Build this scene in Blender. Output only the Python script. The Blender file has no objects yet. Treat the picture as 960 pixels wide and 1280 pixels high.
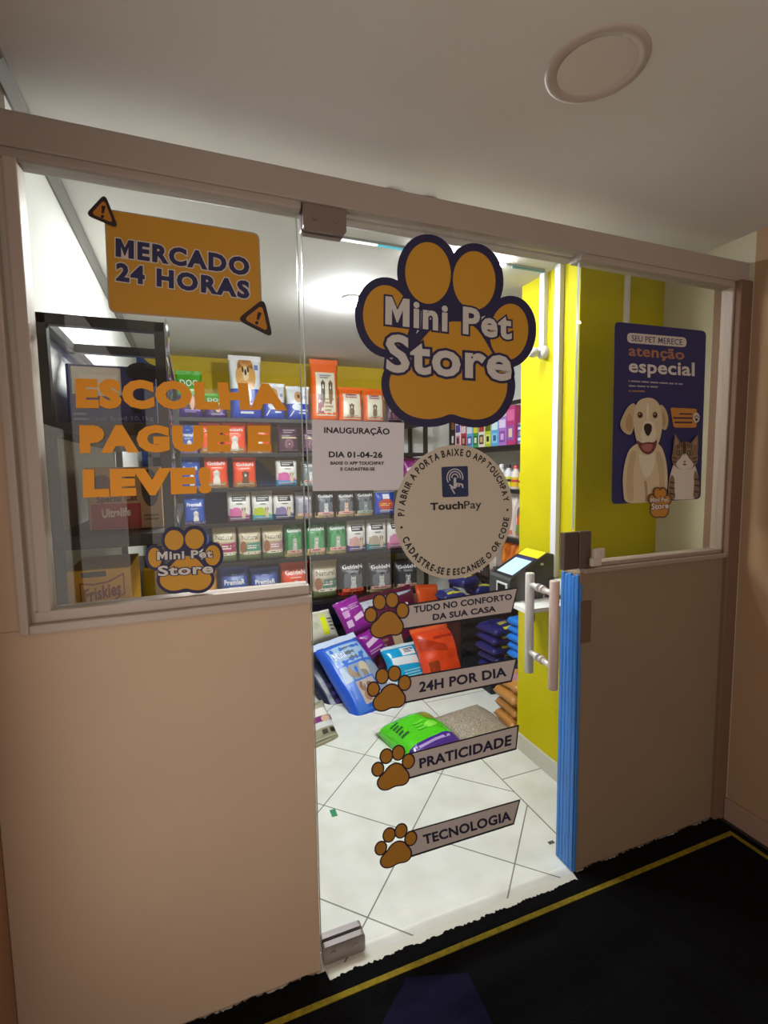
import bpy, bmesh, math, random
from mathutils import Vector, Matrix, noise
from mathutils.geometry import tessellate_polygon
SC = bpy.context.scene
COL = SC.collection
random.seed(7)
PI = math.pi

# ------------------------------------------------------------------ camera
HC, DC = 1.45, 1.2728                      # eye height, distance to the shop front (front face of the partition is Y = 0)
PITCH, ROLL, YAW, FPX = 0.0915, -0.0138, 0.37, 611.3
_r = Vector((math.cos(YAW), -math.sin(YAW), 0)); _f = Vector((math.sin(YAW), math.cos(YAW), 0)); _u = Vector((0, 0, 1))
FW = math.cos(PITCH) * _f - math.sin(PITCH) * _u
_u2 = math.sin(PITCH) * _f + math.cos(PITCH) * _u
RT = math.cos(ROLL) * _r + math.sin(ROLL) * _u2
UP = -math.sin(ROLL) * _r + math.cos(ROLL) * _u2
CAMLOC = Vector((0, -DC, HC))
cd = bpy.data.cameras.new('camera'); cam = bpy.data.objects.new('camera', cd); COL.objects.link(cam)
cd.sensor_fit = 'HORIZONTAL'; cd.sensor_width = 36; cd.lens = 36 * FPX / 960; cd.clip_start = 0.02
cam.matrix_world = Matrix(((RT.x, UP.x, -FW.x, CAMLOC.x), (RT.y, UP.y, -FW.y, CAMLOC.y), (RT.z, UP.z, -FW.z, CAMLOC.z), (0, 0, 0, 1)))
SC.camera = cam
# ------------------------------------------------------------------ world, lights, exposure
W = bpy.data.worlds.new('world'); SC.world = W; W.use_nodes = True
W.node_tree.nodes['Background'].inputs[0].default_value = (1, .93, .85, 1)
W.node_tree.nodes['Background'].inputs[1].default_value = 0.0
BULB = 1500.0                              # radiance of the shop's bulb
STRIP_FILL = 400.0                             # radiance of the ceiling strip's middle length, added to light the shop
SHOP_FILL = 31.0                                # watts of an unseen fill added over the shop, behind the 24 hour sign
HALL = 10.0                                # watts of the light from the lit opening in the hall's left wall
def area(name, loc, target, sx, sy, power, col):
    l = bpy.data.lights.new(name, 'AREA'); l.shape = 'RECTANGLE'; l.size = sx; l.size_y = sy; l.energy = power; l.color = col
    o = bpy.data.objects.new(name, l); COL.objects.link(o); o.location = loc
    o.rotation_euler = (Vector(target) - Vector(loc)).to_track_quat('-Z', 'Y').to_euler()
    return o
area('hall_light', (-.43, -1.65, 1.15), (1, -1.65, 1.15), 1.5, 2.0, HALL, (1, .91, .84))
area('doorway_light', (-.43, -.53, .95), (1, -.53, .95), .44, 1.3, 2.7, (1, .93, .85))
area('hall_end_fill', (.75, -3.27, 1.2), (.75, 0, 1.2), 2.2, 1.9, 13.0, (1, .91, .84))  # unseen fill added at the hall's end to brighten the shop front
area('shop_fill', (.10, .95, 2.285), (.10, .9501, 0), .3, .3, SHOP_FILL, (.96, .98, 1))  # fill added for the pier and racks, no fixture here
SC.view_settings.view_transform = 'Standard'; SC.view_settings.look = 'None'
SC.view_settings.exposure = 0.0; SC.view_settings.gamma = 1.0; SC.view_settings.use_curve_mapping = False
SC.cycles.sample_clamp_indirect = 6.0
SC.cycles.max_bounces = 10; SC.cycles.transparent_max_bounces = 24

# ------------------------------------------------------------------ helpers
def at(px, py, ax, v):
    "point where the sight line of a photo pixel meets the real plane ax = v"
    d = FW + RT * ((px - 480) / FPX) - UP * ((py - 640) / FPX)
    i = 'XYZ'.index(ax)
    return CAMLOC + d * ((v - CAMLOC[i]) / d[i])
def lin(h):
    c = [int(h[i:i + 2], 16) / 255 for i in (0, 2, 4)]
    return tuple(x / 12.92 if x <= .04045 else ((x + .055) / 1.055) ** 2.4 for x in c) + (1,)
MATS = {}
def M(hexc, rough=.5, metal=0, spec=.5, noise_amt=0, nscale=8, emit=0, bump=0, bscale=60):
    key = (hexc, rough, metal, spec, noise_amt, nscale, emit, bump, bscale)
    if key in MATS: return MATS[key]
    m = bpy.data.materials.new('m_' + hexc); m.use_nodes = True
    nt = m.node_tree; b = nt.nodes['Principled BSDF']; c = lin(hexc)
    b.inputs['Base Color'].default_value = c; b.inputs['Roughness'].default_value = rough
    b.inputs['Metallic'].default_value = metal; b.inputs['Specular IOR Level'].default_value = spec
    if emit:
        b.inputs['Emission Color'].default_value = c; b.inputs['Emission Strength'].default_value = emit
    if noise_amt or bump:
        tc = nt.nodes.new('ShaderNodeTexCoord')
    if noise_amt:
        n = nt.nodes.new('ShaderNodeTexNoise'); n.inputs['Scale'].default_value = nscale; n.inputs['Detail'].default_value = 6
        nt.links.new(tc.outputs['Object'], n.inputs['Vector'])
        r = nt.nodes.new('ShaderNodeMapRange'); r.inputs[1].default_value = .3; r.inputs[2].default_value = .7
        r.inputs[3].default_value = 1 - noise_amt; r.inputs[4].default_value = 1 + noise_amt
        nt.links.new(n.outputs['Fac'], r.inputs[0])
        mx = nt.nodes.new('ShaderNodeVectorMath'); mx.operation = 'SCALE'; mx.inputs[0].default_value = c[:3]
        nt.links.new(r.outputs[0], mx.inputs['Scale']); nt.links.new(mx.outputs[0], b.inputs['Base Color'])
    if bump:
        n2 = nt.nodes.new('ShaderNodeTexNoise'); n2.inputs['Scale'].default_value = bscale; n2.inputs['Detail'].default_value = 4
        nt.links.new(tc.outputs['Object'], n2.inputs['Vector'])
        bp = nt.nodes.new('ShaderNodeBump'); bp.inputs['Strength'].default_value = bump; bp.inputs['Distance'].default_value = .004
        nt.links.new(n2.outputs['Fac'], bp.inputs['Height']); nt.links.new(bp.outputs[0], b.inputs['Normal'])
    MATS[key] = m
    return m
def film(hexc, rough=.28): return M(hexc, rough, 0, .5, 0, 8, 0, .6 if rough < .27 else .4, 20)
def glass_mat(name, tint):
    m = bpy.data.materials.new(name); m.use_nodes = True; nt = m.node_tree; nt.nodes.clear(); N = nt.nodes.new; L = nt.links.new
    out = N('ShaderNodeOutputMaterial'); mix = N('ShaderNodeMixShader'); tr = N('ShaderNodeBsdfTransparent'); gl = N('ShaderNodeBsdfGlossy')
    tr.inputs[0].default_value = tint; gl.inputs['Roughness'].default_value = .0
    g = N('ShaderNodeNewGeometry'); dt = N('ShaderNodeVectorMath'); dt.operation = 'DOT_PRODUCT'
    L(g.outputs['Normal'], dt.inputs[0]); L(g.outputs['Incoming'], dt.inputs[1])
    ab = N('ShaderNodeMath'); ab.operation = 'ABSOLUTE'; L(dt.outputs['Value'], ab.inputs[0])
    om = N('ShaderNodeMath'); om.operation = 'SUBTRACT'; om.inputs[0].default_value = 1; L(ab.outputs[0], om.inputs[1])
    pw = N('ShaderNodeMath'); pw.operation = 'POWER'; pw.inputs[1].default_value = 5; L(om.outputs[0], pw.inputs[0])
    ma = N('ShaderNodeMath'); ma.operation = 'MULTIPLY_ADD'; ma.inputs[1].default_value = .96; ma.inputs[2].default_value = .04; L(pw.outputs[0], ma.inputs[0])
    L(ma.outputs[0], mix.inputs[0]); L(tr.outputs[0], mix.inputs[1]); L(gl.outputs[0], mix.inputs[2]); L(mix.outputs[0], out.inputs[0])
    return m
def tag(o, label=None, cat=None, group=None, kind=None):
    if label: o['label'] = label
    if cat: o['category'] = cat
    if group: o['group'] = group
    if kind: o['kind'] = kind
    return o
def empty(name, loc=(0, 0, 0), rot=(0, 0, 0), label=None, cat=None, group=None, kind=None):
    o = bpy.data.objects.new(name, None); COL.objects.link(o); o.location = loc; o.rotation_euler = rot; o.empty_display_size = .05
    return tag(o, label, cat, group, kind)
def mesh(name, vs, fs, mats, parent=None, fm=None, smooth=False, loc=None):
    me = bpy.data.meshes.new(name); me.from_pydata([tuple(v) for v in vs], [], fs); me.update()
    for m in (mats if isinstance(mats, (list, tuple)) else [mats]): me.materials.append(m)
    if fm: me.polygons.foreach_set('material_index', fm)
    if smooth: me.polygons.foreach_set('use_smooth', [True] * len(me.polygons))
    o = bpy.data.objects.new(name, me); COL.objects.link(o)
    if parent: o.parent = parent
    if loc is not None: o.location = loc
    return o
class B:
    "collects solids into one mesh"
    def __init__(s): s.bm = bmesh.new(); s.mi = 0
    def _fin(s, n0):
        for f in s.bm.faces:
            if not f.tag: f.material_index = s.mi; f.tag = True
    def box(s, x0, x1, y0, y1, z0, z1, bev=0, mi=0, mat=None):
        s.mi = mi
        t = bmesh.new(); bmesh.ops.create_cube(t, size=1)
        for v in t.verts: v.co = Vector((x0 + (v.co.x + .5) * (x1 - x0), y0 + (v.co.y + .5) * (y1 - y0), z0 + (v.co.z + .5) * (z1 - z0)))
        if bev: bmesh.ops.bevel(t, geom=t.edges[:] + t.verts[:], offset=bev, segments=2, profile=.6, affect='EDGES', clamp_overlap=True)
        s._merge(t, mat); return s
    def _merge(s, t, mat=None):
        if mat is not None: bmesh.ops.transform(t, matrix=mat, verts=t.verts)
        mp = {v: s.bm.verts.new(v.co) for v in t.verts}
        for f in t.faces:
            try: g = s.bm.faces.new([mp[v] for v in f.verts]); g.material_index = s.mi; g.smooth = f.smooth
            except ValueError: pass
        t.free()
    def cyl(s, p0, p1, r, n=16, r2=None, mi=0, bev=0):
        s.mi = mi; p0 = Vector(p0); p1 = Vector(p1); d = p1 - p0; L = d.length
        r2 = r if r2 is None else r2
        prof = [(0, 0), (r, 0), (r2, L), (0, L)] if not bev else [(0, 0), (r - bev, 0), (r, bev), (r2, L - bev), (r2 - bev, L), (0, L)]
        return s.lathe(prof, n, Matrix.Translation(p0) @ d.to_track_quat('Z', 'Y').to_matrix().to_4x4(), mi)
    def lathe(s, prof, n=20, mat=None, mi=0):
        s.mi = mi; t = bmesh.new(); rings = []
        for (r, z) in prof:
            if r < 1e-6: rings.append([t.verts.new((0, 0, z))])
            else: rings.append([t.verts.new((r * math.cos(2 * PI * k / n), r * math.sin(2 * PI * k / n), z)) for k in range(n)])
        for a, b in zip(rings, rings[1:]):
            for k in range(n):
                q = [a[k % len(a)], a[(k + 1) % len(a)], b[(k + 1) % len(b)], b[k % len(b)]]
                q2 = []
                for v in q:
                    if v not in q2: q2.append(v)
                if len(q2) > 2:
                    f = t.faces.new(q2); f.smooth = len(q2) > 3
        s._merge(t, mat); return s
    def tube(s, pts, r, n=8, mi=0):
        pts = [Vector(p) for p in pts]
        for a, b in zip(pts, pts[1:]): s.cyl(a, b, r, n, mi=mi)
        return s
    def prism(s, poly, y0, y1, mi=0, mat=None):
        "extrude an (x,z) outline from y0 to y1"
        s.mi = mi; t = bmesh.new(); a = [t.verts.new((x, y0, z)) for x, z in poly]; b = [t.verts.new((x, y1, z)) for x, z in poly]
        t.faces.new(a); t.faces.new(b[::-1]); n = len(poly)
        for k in range(n): t.faces.new([a[k], b[k], b[(k + 1) % n], a[(k + 1) % n]])
        bmesh.ops.recalc_face_normals(t, faces=t.faces); s._merge(t, mat); return s
    def build(s, name, mats, parent=None, loc=None):
        me = bpy.data.meshes.new(name)
        if parent is not None and loc is None and parent.get('_w'):
            bmesh.ops.translate(s.bm, verts=s.bm.verts, vec=-Vector(parent.location))
        bmesh.ops.recalc_face_normals(s.bm, faces=s.bm.faces); s.bm.to_mesh(me); s.bm.free()
        for m in (mats if isinstance(mats, (list, tuple)) else [mats]): me.materials.append(m)
        o = bpy.data.objects.new(name, me); COL.objects.link(o)
        if parent is not None: o.parent = parent
        if loc is not None: o.location = loc
        return o
def wroot(name, loc, *a, **k):
    "an Empty whose parts are given in world coordinates"
    o = empty(name, loc, (0, 0, 0), *a, **k); o['_w'] = 1; return o
def struct(b, name, mats): return tag(b.build(name, mats), kind='structure')

# ---- lettering: outlines of the built-in font, baseline 0, cap height 1, width 0..1
_TX = {}
def _cap():
    c = bpy.data.curves.new('t', 'FONT'); c.body = 'H'; c.size = 1; o = bpy.data.objects.new('t', c); COL.objects.link(o)
    dg = bpy.context.evaluated_depsgraph_get(); me = bpy.data.meshes.new_from_object(o.evaluated_get(dg)); h = max(v.co.y for v in me.vertices)
    bpy.data.objects.remove(o); bpy.data.curves.remove(c); bpy.data.meshes.remove(me); return h
CAPH = _cap()
def _loops(body, space=1.0, res=3):
    "closed outlines of a text, grouped as (outer, holes)"
    key = ('L', body, space, res)
    if key in _TX: return _TX[key]
    c = bpy.data.curves.new('t', 'FONT'); c.body = body; c.size = 1 / CAPH; c.resolution_u = res; c.space_character = space; c.fill_mode = 'NONE'
    o = bpy.data.objects.new('t', c); COL.objects.link(o); dg = bpy.context.evaluated_depsgraph_get()
    me = bpy.data.meshes.new_from_object(o.evaluated_get(dg)); vs = [(v.co.x, v.co.y) for v in me.vertices]; adj = {}
    for e in me.edges:
        i, j = e.vertices; adj.setdefault(i, []).append(j); adj.setdefault(j, []).append(i)
    bpy.data.objects.remove(o); bpy.data.curves.remove(c); bpy.data.meshes.remove(me)
    seen = set(); lps = []
    for st in range(len(vs)):
        if st in seen or st not in adj: continue
        L = [st]; seen.add(st)
        while True:
            n = [x for x in adj[L[-1]] if x not in seen]
            if not n: break
            L.append(n[0]); seen.add(n[0])
        P = []
        for i in L:
            if not P or math.dist(P[-1], vs[i]) > 1e-4: P.append(vs[i])
        if len(P) > 2 and math.dist(P[0], P[-1]) < 1e-4: P.pop()
        if len(P) > 2: lps.append(P)
    def area(P): return sum(P[i][0] * P[(i + 1) % len(P)][1] - P[(i + 1) % len(P)][0] * P[i][1] for i in range(len(P))) / 2
    def inside(p, P):
        r = False
        for (x1, y1), (x2, y2) in zip(P, P[1:] + P[:1]):
            if (y1 > p[1]) != (y2 > p[1]) and p[0] < (x2 - x1) * (p[1] - y1) / (y2 - y1) + x1: r = not r
        return r
    out = []; holes = []
    for i, P in enumerate(lps):
        d = sum(inside(P[0], Q) for j, Q in enumerate(lps) if j != i)
        (holes if d % 2 else out).append(P)
    res_ = []
    for P in out:
        hs = [h if area(h) < 0 else h[::-1] for h in holes if inside(h[0], P)]
        res_.append((P if area(P) > 0 else P[::-1], hs))
    _TX[key] = res_
    return res_
def _off(P, d):
    out = []; n = len(P)
    for i in range(n):
        a = Vector(P[i]) - Vector(P[i - 1]); b = Vector(P[(i + 1) % n]) - Vector(P[i]); a.normalize(); b.normalize()
        n1 = Vector((a.y, -a.x)); n2 = Vector((b.y, -b.x)); k = 1 + n1.dot(n2)
        concave = a.x * b.y - a.y * b.x < 0
        m = (n1 + n2) / max(k, .05) if (k > .35 or concave) else (n1 + n2).normalized() * 1.7
        out.append((P[i][0] + m.x * d, P[i][1] + m.y * d))
    return out
def _mwidth(res):
    if ('mw', res) not in _TX:
        P = _loops('M', 1.0, res)[0][0]; _TX['mw', res] = max(p[0] for p in P) - min(p[0] for p in P)
    return _TX['mw', res]
def glyphs(body, bold=0.0, space=1.0, res=3, raw=False, extra=0.0):
    "lettering as (points, faces, depth order); bold thickens the strokes, extra makes the outline behind it"
    key = (body, bold, space, res, raw, extra)
    if key in _TX: return _TX[key]
    L = _loops(body, space + bold * .9, res)
    xs = [p[0] for o, h in L for p in o]; x0 = min(xs) - bold; x1 = max(xs) + bold
    vs = []; fs = []; gd = []
    for g, (o, hs) in enumerate(L):
        bx0, bx1 = min(p[0] for p in o), max(p[0] for p in o); mw = _mwidth(res)
        if bold and len(o) == 15 and not hs and abs(bx1 - bx0 - mw) < .02 and max(p[1] for p in o) > .95:      # the heavy M is drawn afresh
            w = bx1 - bx0 + 2 * bold; h = 1 + 2 * bold; t = .2 + 1.7 * bold; X = bx0 - bold; Y = -bold; e = extra
            if extra: o = [(-e, -e), (w + e, -e), (w + e, h + e), (w - t * .95 - e * .4, h + e), (w / 2, h * .56 + e * 1.5), (t * .95 + e * .4, h + e), (-e, h + e)]
            else: o = [(0, 0), (t, 0), (t, h * .58), (w / 2 - .03, h * .12), (w / 2 + .03, h * .12), (w - t, h * .58), (w - t, 0), (w, 0), (w, h), (w - t * .95, h), (w / 2, h * .56), (t * .95, h), (0, h)]
            k = len(vs); flat = [(X + x, Y + y) for x, y in o]
            vs += flat if raw else [((x - x0) / (x1 - x0), (y + bold) / (1 + 2 * bold)) for x, y in flat]; gd += [g % 3] * len(flat)
            fs += [tuple(k + i for i in tt) for tt in tessellate_polygon([[Vector((x, y, 0)) for x, y in flat]])]
            continue
        P = [_off(o, bold + extra) if bold + extra else o] + [_off(h, bold + extra) if bold + extra else h for h in hs]
        def sa(Q): return sum(Q[i][0] * Q[(i + 1) % len(Q)][1] - Q[(i + 1) % len(Q)][0] * Q[i][1] for i in range(len(Q)))
        P = [P[0]] + [q for q, h in zip(P[1:], hs) if sa(q) < 0 and abs(sa(q)) > .12 * abs(sa(h))]
        k = len(vs); flat = [p for q in P for p in q]
        vs += flat if raw else [((x - x0) / (x1 - x0), (y + bold) / (1 + 2 * bold)) for x, y in flat]; gd += [g % 3] * len(flat)
        fs += [tuple(k + i for i in t) for t in tessellate_polygon([[Vector((x, y, 0)) for x, y in q] for q in P])]
    _TX[key] = (vs, fs, gd); return _TX[key]
def quadmap(bl, br, tl, tr):
    return lambda s, t: (bl[0] * (1 - s) * (1 - t) + br[0] * s * (1 - t) + tl[0] * (1 - s) * t + tr[0] * s * t,
                         bl[1] * (1 - s) * (1 - t) + br[1] * s * (1 - t) + tl[1] * (1 - s) * t + tr[1] * s * t)
def ell(cx, cy, rx, ry, rot=0, n=40):
    c, s = math.cos(rot), math.sin(rot)
    return [(cx + rx * math.cos(2 * PI * k / n) * c - ry * math.sin(2 * PI * k / n) * s, cy + rx * math.cos(2 * PI * k / n) * s + ry * math.sin(2 * PI * k / n) * c) for k in range(n)]
def smooth_poly(p, it=3):
    for _ in range(it):
        q = []
        for a, b in zip(p, p[1:] + p[:1]):
            q += [(a[0] * .75 + b[0] * .25, a[1] * .75 + b[1] * .25), (a[0] * .25 + b[0] * .75, a[1] * .25 + b[1] * .75)]
        p = q
    return p
def rquad(tl, tr, br, bl, r=.12, n=5):
    "rounded four-cornered outline"
    P = [Vector(p) for p in (tl, tr, br, bl)]; out = []
    for i in range(4):
        p = P[i]; a = P[i - 1]; b = P[(i + 1) % 4]; m = r * min((a - p).length, (b - p).length, (P[0] - P[1]).length, (P[0] - P[3]).length)
        s = p + (a - p).normalized() * m; e = p + (b - p).normalized() * m
        for k in range(n + 1):
            t = k / n; q = s * (1 - t) ** 2 + p * 2 * t * (1 - t) + e * t * t; out.append((q.x, q.y))
    return out
def grow(poly, d):
    out = []; n = len(poly)
    ar = sum(poly[i][0] * poly[(i + 1) % n][1] - poly[(i + 1) % n][0] * poly[i][1] for i in range(n))
    sg = 1 if ar > 0 else -1
    for i in range(n):
        a = poly[i - 1]; b = poly[(i + 1) % n]; t = Vector((b[0] - a[0], b[1] - a[1]))
        if t.length < 1e-9: out.append(poly[i]); continue
        t.normalize(); out.append((poly[i][0] + sg * t.y * d, poly[i][1] - sg * t.x * d))
    return out
class Flat:
    "flat printed work on a plane: mp turns drawing coordinates into a 3-D point, nrm points to the viewer"
    def __init__(s, mp, nrm, root, step=.00035): s.mp = mp; s.n = Vector(nrm); s.root = root; s.k = 1; s.st = step; s.o = Vector(root.location) if root.get('_w') else Vector()
    def _add(s, name, vs, fs, mat, fm=None, layer=None, copies=1, dep=None, par=None):
        k = s.k if layer is None else layer
        if layer is None: s.k += 1
        nb = max(1, len(vs) // copies)
        V = [s.mp(x, y) + s.n * (k * s.st + .00002 * (i // nb)) - s.o for i, (x, y) in enumerate(vs)] if dep is None else [s.mp(x, y) + s.n * (k * s.st + d) - s.o for (x, y), d in zip(vs, dep)]
        o = mesh(name, V, fs, mat, par or s.root, fm)
        if name in ('backing', 'sheet', 'text_pill', 'icon_tile', 'tag_badge', 'orange_tag', 'red_band'): s.last = o
        return o
    last = None
    def shape(s, name, polys, mat):
        "polys: list of outlines, or of (outline, material number)"
        vs = []; fs = []; fm = []; dep = []
        for pi_, P in enumerate(polys):
            mi = 0
            if isinstance(P, tuple) and isinstance(P[1], int): P, mi = P
            o = len(vs); vs += P; dep += [.00002 * pi_] * len(P)
            for t in tessellate_polygon([[Vector((x, y, 0)) for x, y in P]]): fs.append(tuple(o + i for i in t)); fm.append(mi)
        return s._add(name, vs, fs, mat, fm, dep=dep)
    def layers(s, name, items, mats):
        "several printed layers in one mesh; items: (outline, material number, layer)"
        vs = []; fs = []; fm = []; top = 0
        for P, mi, ly in items:
            o = len(vs); vs += [s.mp(x, y) + s.n * ((s.k + ly) * s.st) - s.o for x, y in P]; top = max(top, ly)
            for t in tessellate_polygon([[Vector((x, y, 0)) for x, y in P]]): fs.append(tuple(o + i for i in t)); fm.append(mi)
        s.k += top + 1
        return mesh(name, vs, fs, mats, s.root, fm)
    def text(s, body, bl, br, tl, tr, mat, bold=.0, name='lettering', space=1.0, outline=None, omat=None):
        q = quadmap(bl, br, tl, tr)
        if outline:
            v, f, g = glyphs(body, bold, space, 3, False, outline); s._add(name + '_outline', [q(*p) for p in v], f, omat, dep=[.00003 * i for i in g], par=s.last)
        v, f, g = glyphs(body, bold, space)
        return s._add(name, [q(*p) for p in v], f, mat, dep=[.00003 * i for i in g], par=s.last)
GY = .024                                  # front of the glass
def fpx(px, py): return at(px, py, 'Y', GY)

# ------------------------------------------------------------------ the setting
ZC = 2.295; XL = -.345; XR = 1.97; YB = 2.75; XS = 2.32
m_ceil = M('dad7d1', .9, 0, .2, .03, 3); m_white = M('e6e6e0', .8, 0, .3, .02, 5); m_yel = M('c6ba00', .65, 0, .2, .03, 6)
m_wallh = M('b08a6a', .75, 0, .3, .05, 2.5); m_wallr = M('a58668', .75, 0, .3, .05, 2.5)
struct(B().box(-.6, 2.5, -3.3, 2.95, ZC, ZC + .1), 'ceiling', m_ceil)
def tile_mat():
    m = bpy.data.materials.new('floor_tiles'); m.use_nodes = True; nt = m.node_tree; N = nt.nodes.new; L = nt.links.new; b = nt.nodes['Principled BSDF']
    tc = N('ShaderNodeTexCoord'); sx = N('ShaderNodeSeparateXYZ'); L(tc.outputs['Object'], sx.inputs[0])
    def mth(op, a, c=None, d=None):
        n = N('ShaderNodeMath'); n.operation = op
        for i, v in enumerate((a, c, d)):
            if v is None: continue
            if isinstance(v, (int, float)): n.inputs[i].default_value = v
            else: L(v, n.inputs[i])
        return n.outputs[0]
    x, y = sx.outputs[0], sx.outputs[1]
    def line(e, off, per, w):
        q = mth('DIVIDE', mth('ADD', e, -off), per); fr = mth('FRACT', q)
        dd = mth('MINIMUM', fr, mth('SUBTRACT', 1, fr)); return mth('LESS_THAN', dd, w / per)
    ga = line(mth('ADD', x, y), 1.14, .57, .0035); gb = line(mth('SUBTRACT', y, x), -.35, .57, .0035)
    diag = mth('MAXIMUM', ga, gb)
    bx_ = mth('GREATER_THAN', x, 1.27); gy = line(y, .535, .403, .0028)
    gx = mth('LESS_THAN', mth('ABSOLUTE', mth('ADD', x, -1.27)), .0028)
    g = mth('MAXIMUM', mth('ADD', mth('MULTIPLY', diag, mth('SUBTRACT', 1, bx_)), mth('MULTIPLY', gy, bx_)), gx)
    n = N('ShaderNodeTexNoise'); n.inputs['Scale'].default_value = 7; n.inputs['Detail'].default_value = 8; L(tc.outputs['Object'], n.inputs[0])
    cr = N('ShaderNodeValToRGB'); cr.color_ramp.elements[0].position = .3; cr.color_ramp.elements[0].color = lin('d6d6cb'); cr.color_ramp.elements[1].position = .75; cr.color_ramp.elements[1].color = lin('e9eae2')
    L(n.outputs['Fac'], cr.inputs[0])
    mx = N('ShaderNodeMix'); mx.data_type = 'RGBA'; L(g, mx.inputs[0]); L(cr.outputs[0], mx.inputs[6]); mx.inputs[7].default_value = lin('77766a'); L(mx.outputs[2], b.inputs['Base Color'])
    b.inputs['Roughness'].default_value = .35
    return m
struct(B().box(-.6, 2.5, -.012, 2.95, -.08, 0), 'floor', tile_mat())
m_carpet = M('0b0b0c', .95, 0, .1, .3, 120, 0, .8, 300)
struct(B().box(-.6, 2.2, -3.3, -.012, -.08, -.002), 'floor.001', M('3a3836', .8))
struct(B().box(-.6, XL, .086, 2.95, 0, ZC), 'wall_left', m_white)
struct(B().box(-.6, -.44, -3.3, 0, 0, ZC), 'wall_left.001', m_wallh)
# back wall: yellow paint with a navy field below a slanted line, white column at its right
def back_mat():
    m = bpy.data.materials.new('two_tone_wall'); m.use_nodes = True; nt = m.node_tree; N = nt.nodes.new; L = nt.links.new; b = nt.nodes['Principled BSDF']
    tc = N('ShaderNodeTexCoord'); sx = N('ShaderNodeSeparateXYZ'); L(tc.outputs['Object'], sx.inputs[0])
    k = N('ShaderNodeMath'); k.operation = 'MULTIPLY_ADD'; k.inputs[1].default_value = 0.95; L(sx.outputs[0], k.inputs[0]); L(sx.outputs[2], k.inputs[2])
    c = N('ShaderNodeMath'); c.operation = 'LESS_THAN'; L(k.outputs[0], c.inputs[0]); c.inputs[1].default_value = 1.98
    mx = N('ShaderNodeMix'); mx.data_type = 'RGBA'; L(c.outputs[0], mx.inputs[0]); mx.inputs[6].default_value = lin('d9b90a'); mx.inputs[7].default_value = lin('2a4684'); L(mx.outputs[2], b.inputs['Base Color'])
    b.inputs['Roughness'].default_value = .7
    return m
struct(B().box(-.6, 1.66, YB, 2.95, 0, ZC), 'wall_back', back_mat())
struct(B().box(1.66, 2.5, YB - .02, 2.95, 0, ZC), 'wall_back.001', m_white)
struct(B().box(XS, 2.5, .4, YB, 0, ZC), 'wall_right', m_white)
# yellow pier that juts in at the right, cream wall between it and the shop front
struct(B().box(1.5, XS, .355, .735, 0, ZC), 'wall_right.001', m_yel)
struct(B().box(XR, 2.2, -.02, .355, 0, ZC), 'wall_right.002', M('c2bba2', .8, 0, .3, .02, 5))
struct(B().box(XR, 2.2, -3.3, -.02, 0, ZC), 'wall_right.003', m_wallr)
struct(B().box(-.6, 2.2, -3.4, -3.3, 0, ZC), 'wall_front', m_wallh)
struct(B().box(1.488, 1.5, .345, .745, 0, .085, .002).box(1.5, 1.9, .343, .355, 0, .085, .002), 'baseboard_right', M('c9c5b4', .5))
struct(B().box(1.955, 1.97, -3.3, -.02, 0, .09, .003), 'baseboard_right.001', M('a08272', .6))
# grey moulding where the left wall meets the ceiling
struct(B().prism([(XL, ZC), (XL, ZC - .028), (XL + .006, ZC - .028), (XL + .025, ZC - .008), (XL + .025, ZC)], -.0, YB), 'trim_1', M('8f8c86', .7))
struct(B().prism([(-.44, ZC), (-.44, ZC - .028), (-.434, ZC - .028), (XL + .025, ZC - .008), (XL + .025, ZC)], -3.3, 0), 'trim_2', M('8f8c86', .7))
# partition: header beam with a rounded rail below, two low walls
m_head = M('ada196', .55, 0, .4, .04, 4)
hd = [(-.44, 2.175), (-.44, 2.12)]
b = B().box(-.44, XR, 0, .085, 2.118, 2.19, .004)
b.box(-.44, .285, .006, .06, 2.098, 2.125, .008).box(1.178, XR, .006, .06, 2.098, 2.125, .008).box(.27, 1.19, .045, .085, 2.112, 2.125, .003)
struct(b, 'trim_3', m_head)
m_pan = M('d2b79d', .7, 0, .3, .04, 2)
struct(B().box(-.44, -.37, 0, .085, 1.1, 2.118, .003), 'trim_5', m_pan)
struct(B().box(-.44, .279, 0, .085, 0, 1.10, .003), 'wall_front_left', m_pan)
struct(B().box(1.2, 1.925, 0, .085, 0, 1.085, .003), 'wall_front_right', M('8f7a62', .7, 0, .3, .05, 2))  # same paint as the left low wall, its dimmer light put into the colour
struct(B().box(1.905, XR, -.018, .085, 0, 2.118, .004), 'trim_4', M('7c5f4e', .7, 0, .3, .04, 2))
# windows beside the door
gl_left = glass_mat('glass_left', (.90, .91, .89, 1)); gl_right = glass_mat('glass_right', (.93, .93, .89, 1)); gl_door = glass_mat('glass_door', (.965, .975, .97, 1))
m_frame = M('c3b5aa', .45, 0, .5, .02, 5)
w1 = wroot('window_1', (-.03, .03, 1.6), kind='structure')
B().box(-.318, .274, .026, .034, 1.138, 2.11).build('pane', gl_left, w1)
b = B().box(-.352, .28, -.014, .02, 1.092, 1.112, .004).box(-.37, -.352, -.014, .02, 1.092, 2.03, .004)       # outer moulding
b.box(-.345, .279, .004, .06, 1.112, 1.138, .004).box(-.354, -.336, .012, .06, 1.1, 2.1, .002).box(-.338, -.312, .0025, .06, 1.136, 2.1, .004)
b.build('frame', m_frame, w1)
w2 = wroot('window_2', (1.55, .03, 1.6), kind='structure')
B().box(1.202, 1.915, .026, .034, 1.095, 2.11).build('pane', gl_right, w2)
B().box(1.21, 1.925, -.012, .055, 1.083, 1.1, .004).box(1.21, 1.925, .004, .055, 1.1, 1.115, .003).box(1.896, 1.912, .004, .05, 1.1, 2.11, .003).build('frame', M('a08d80', .45, 0, .5, .02, 5), w2)
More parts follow.
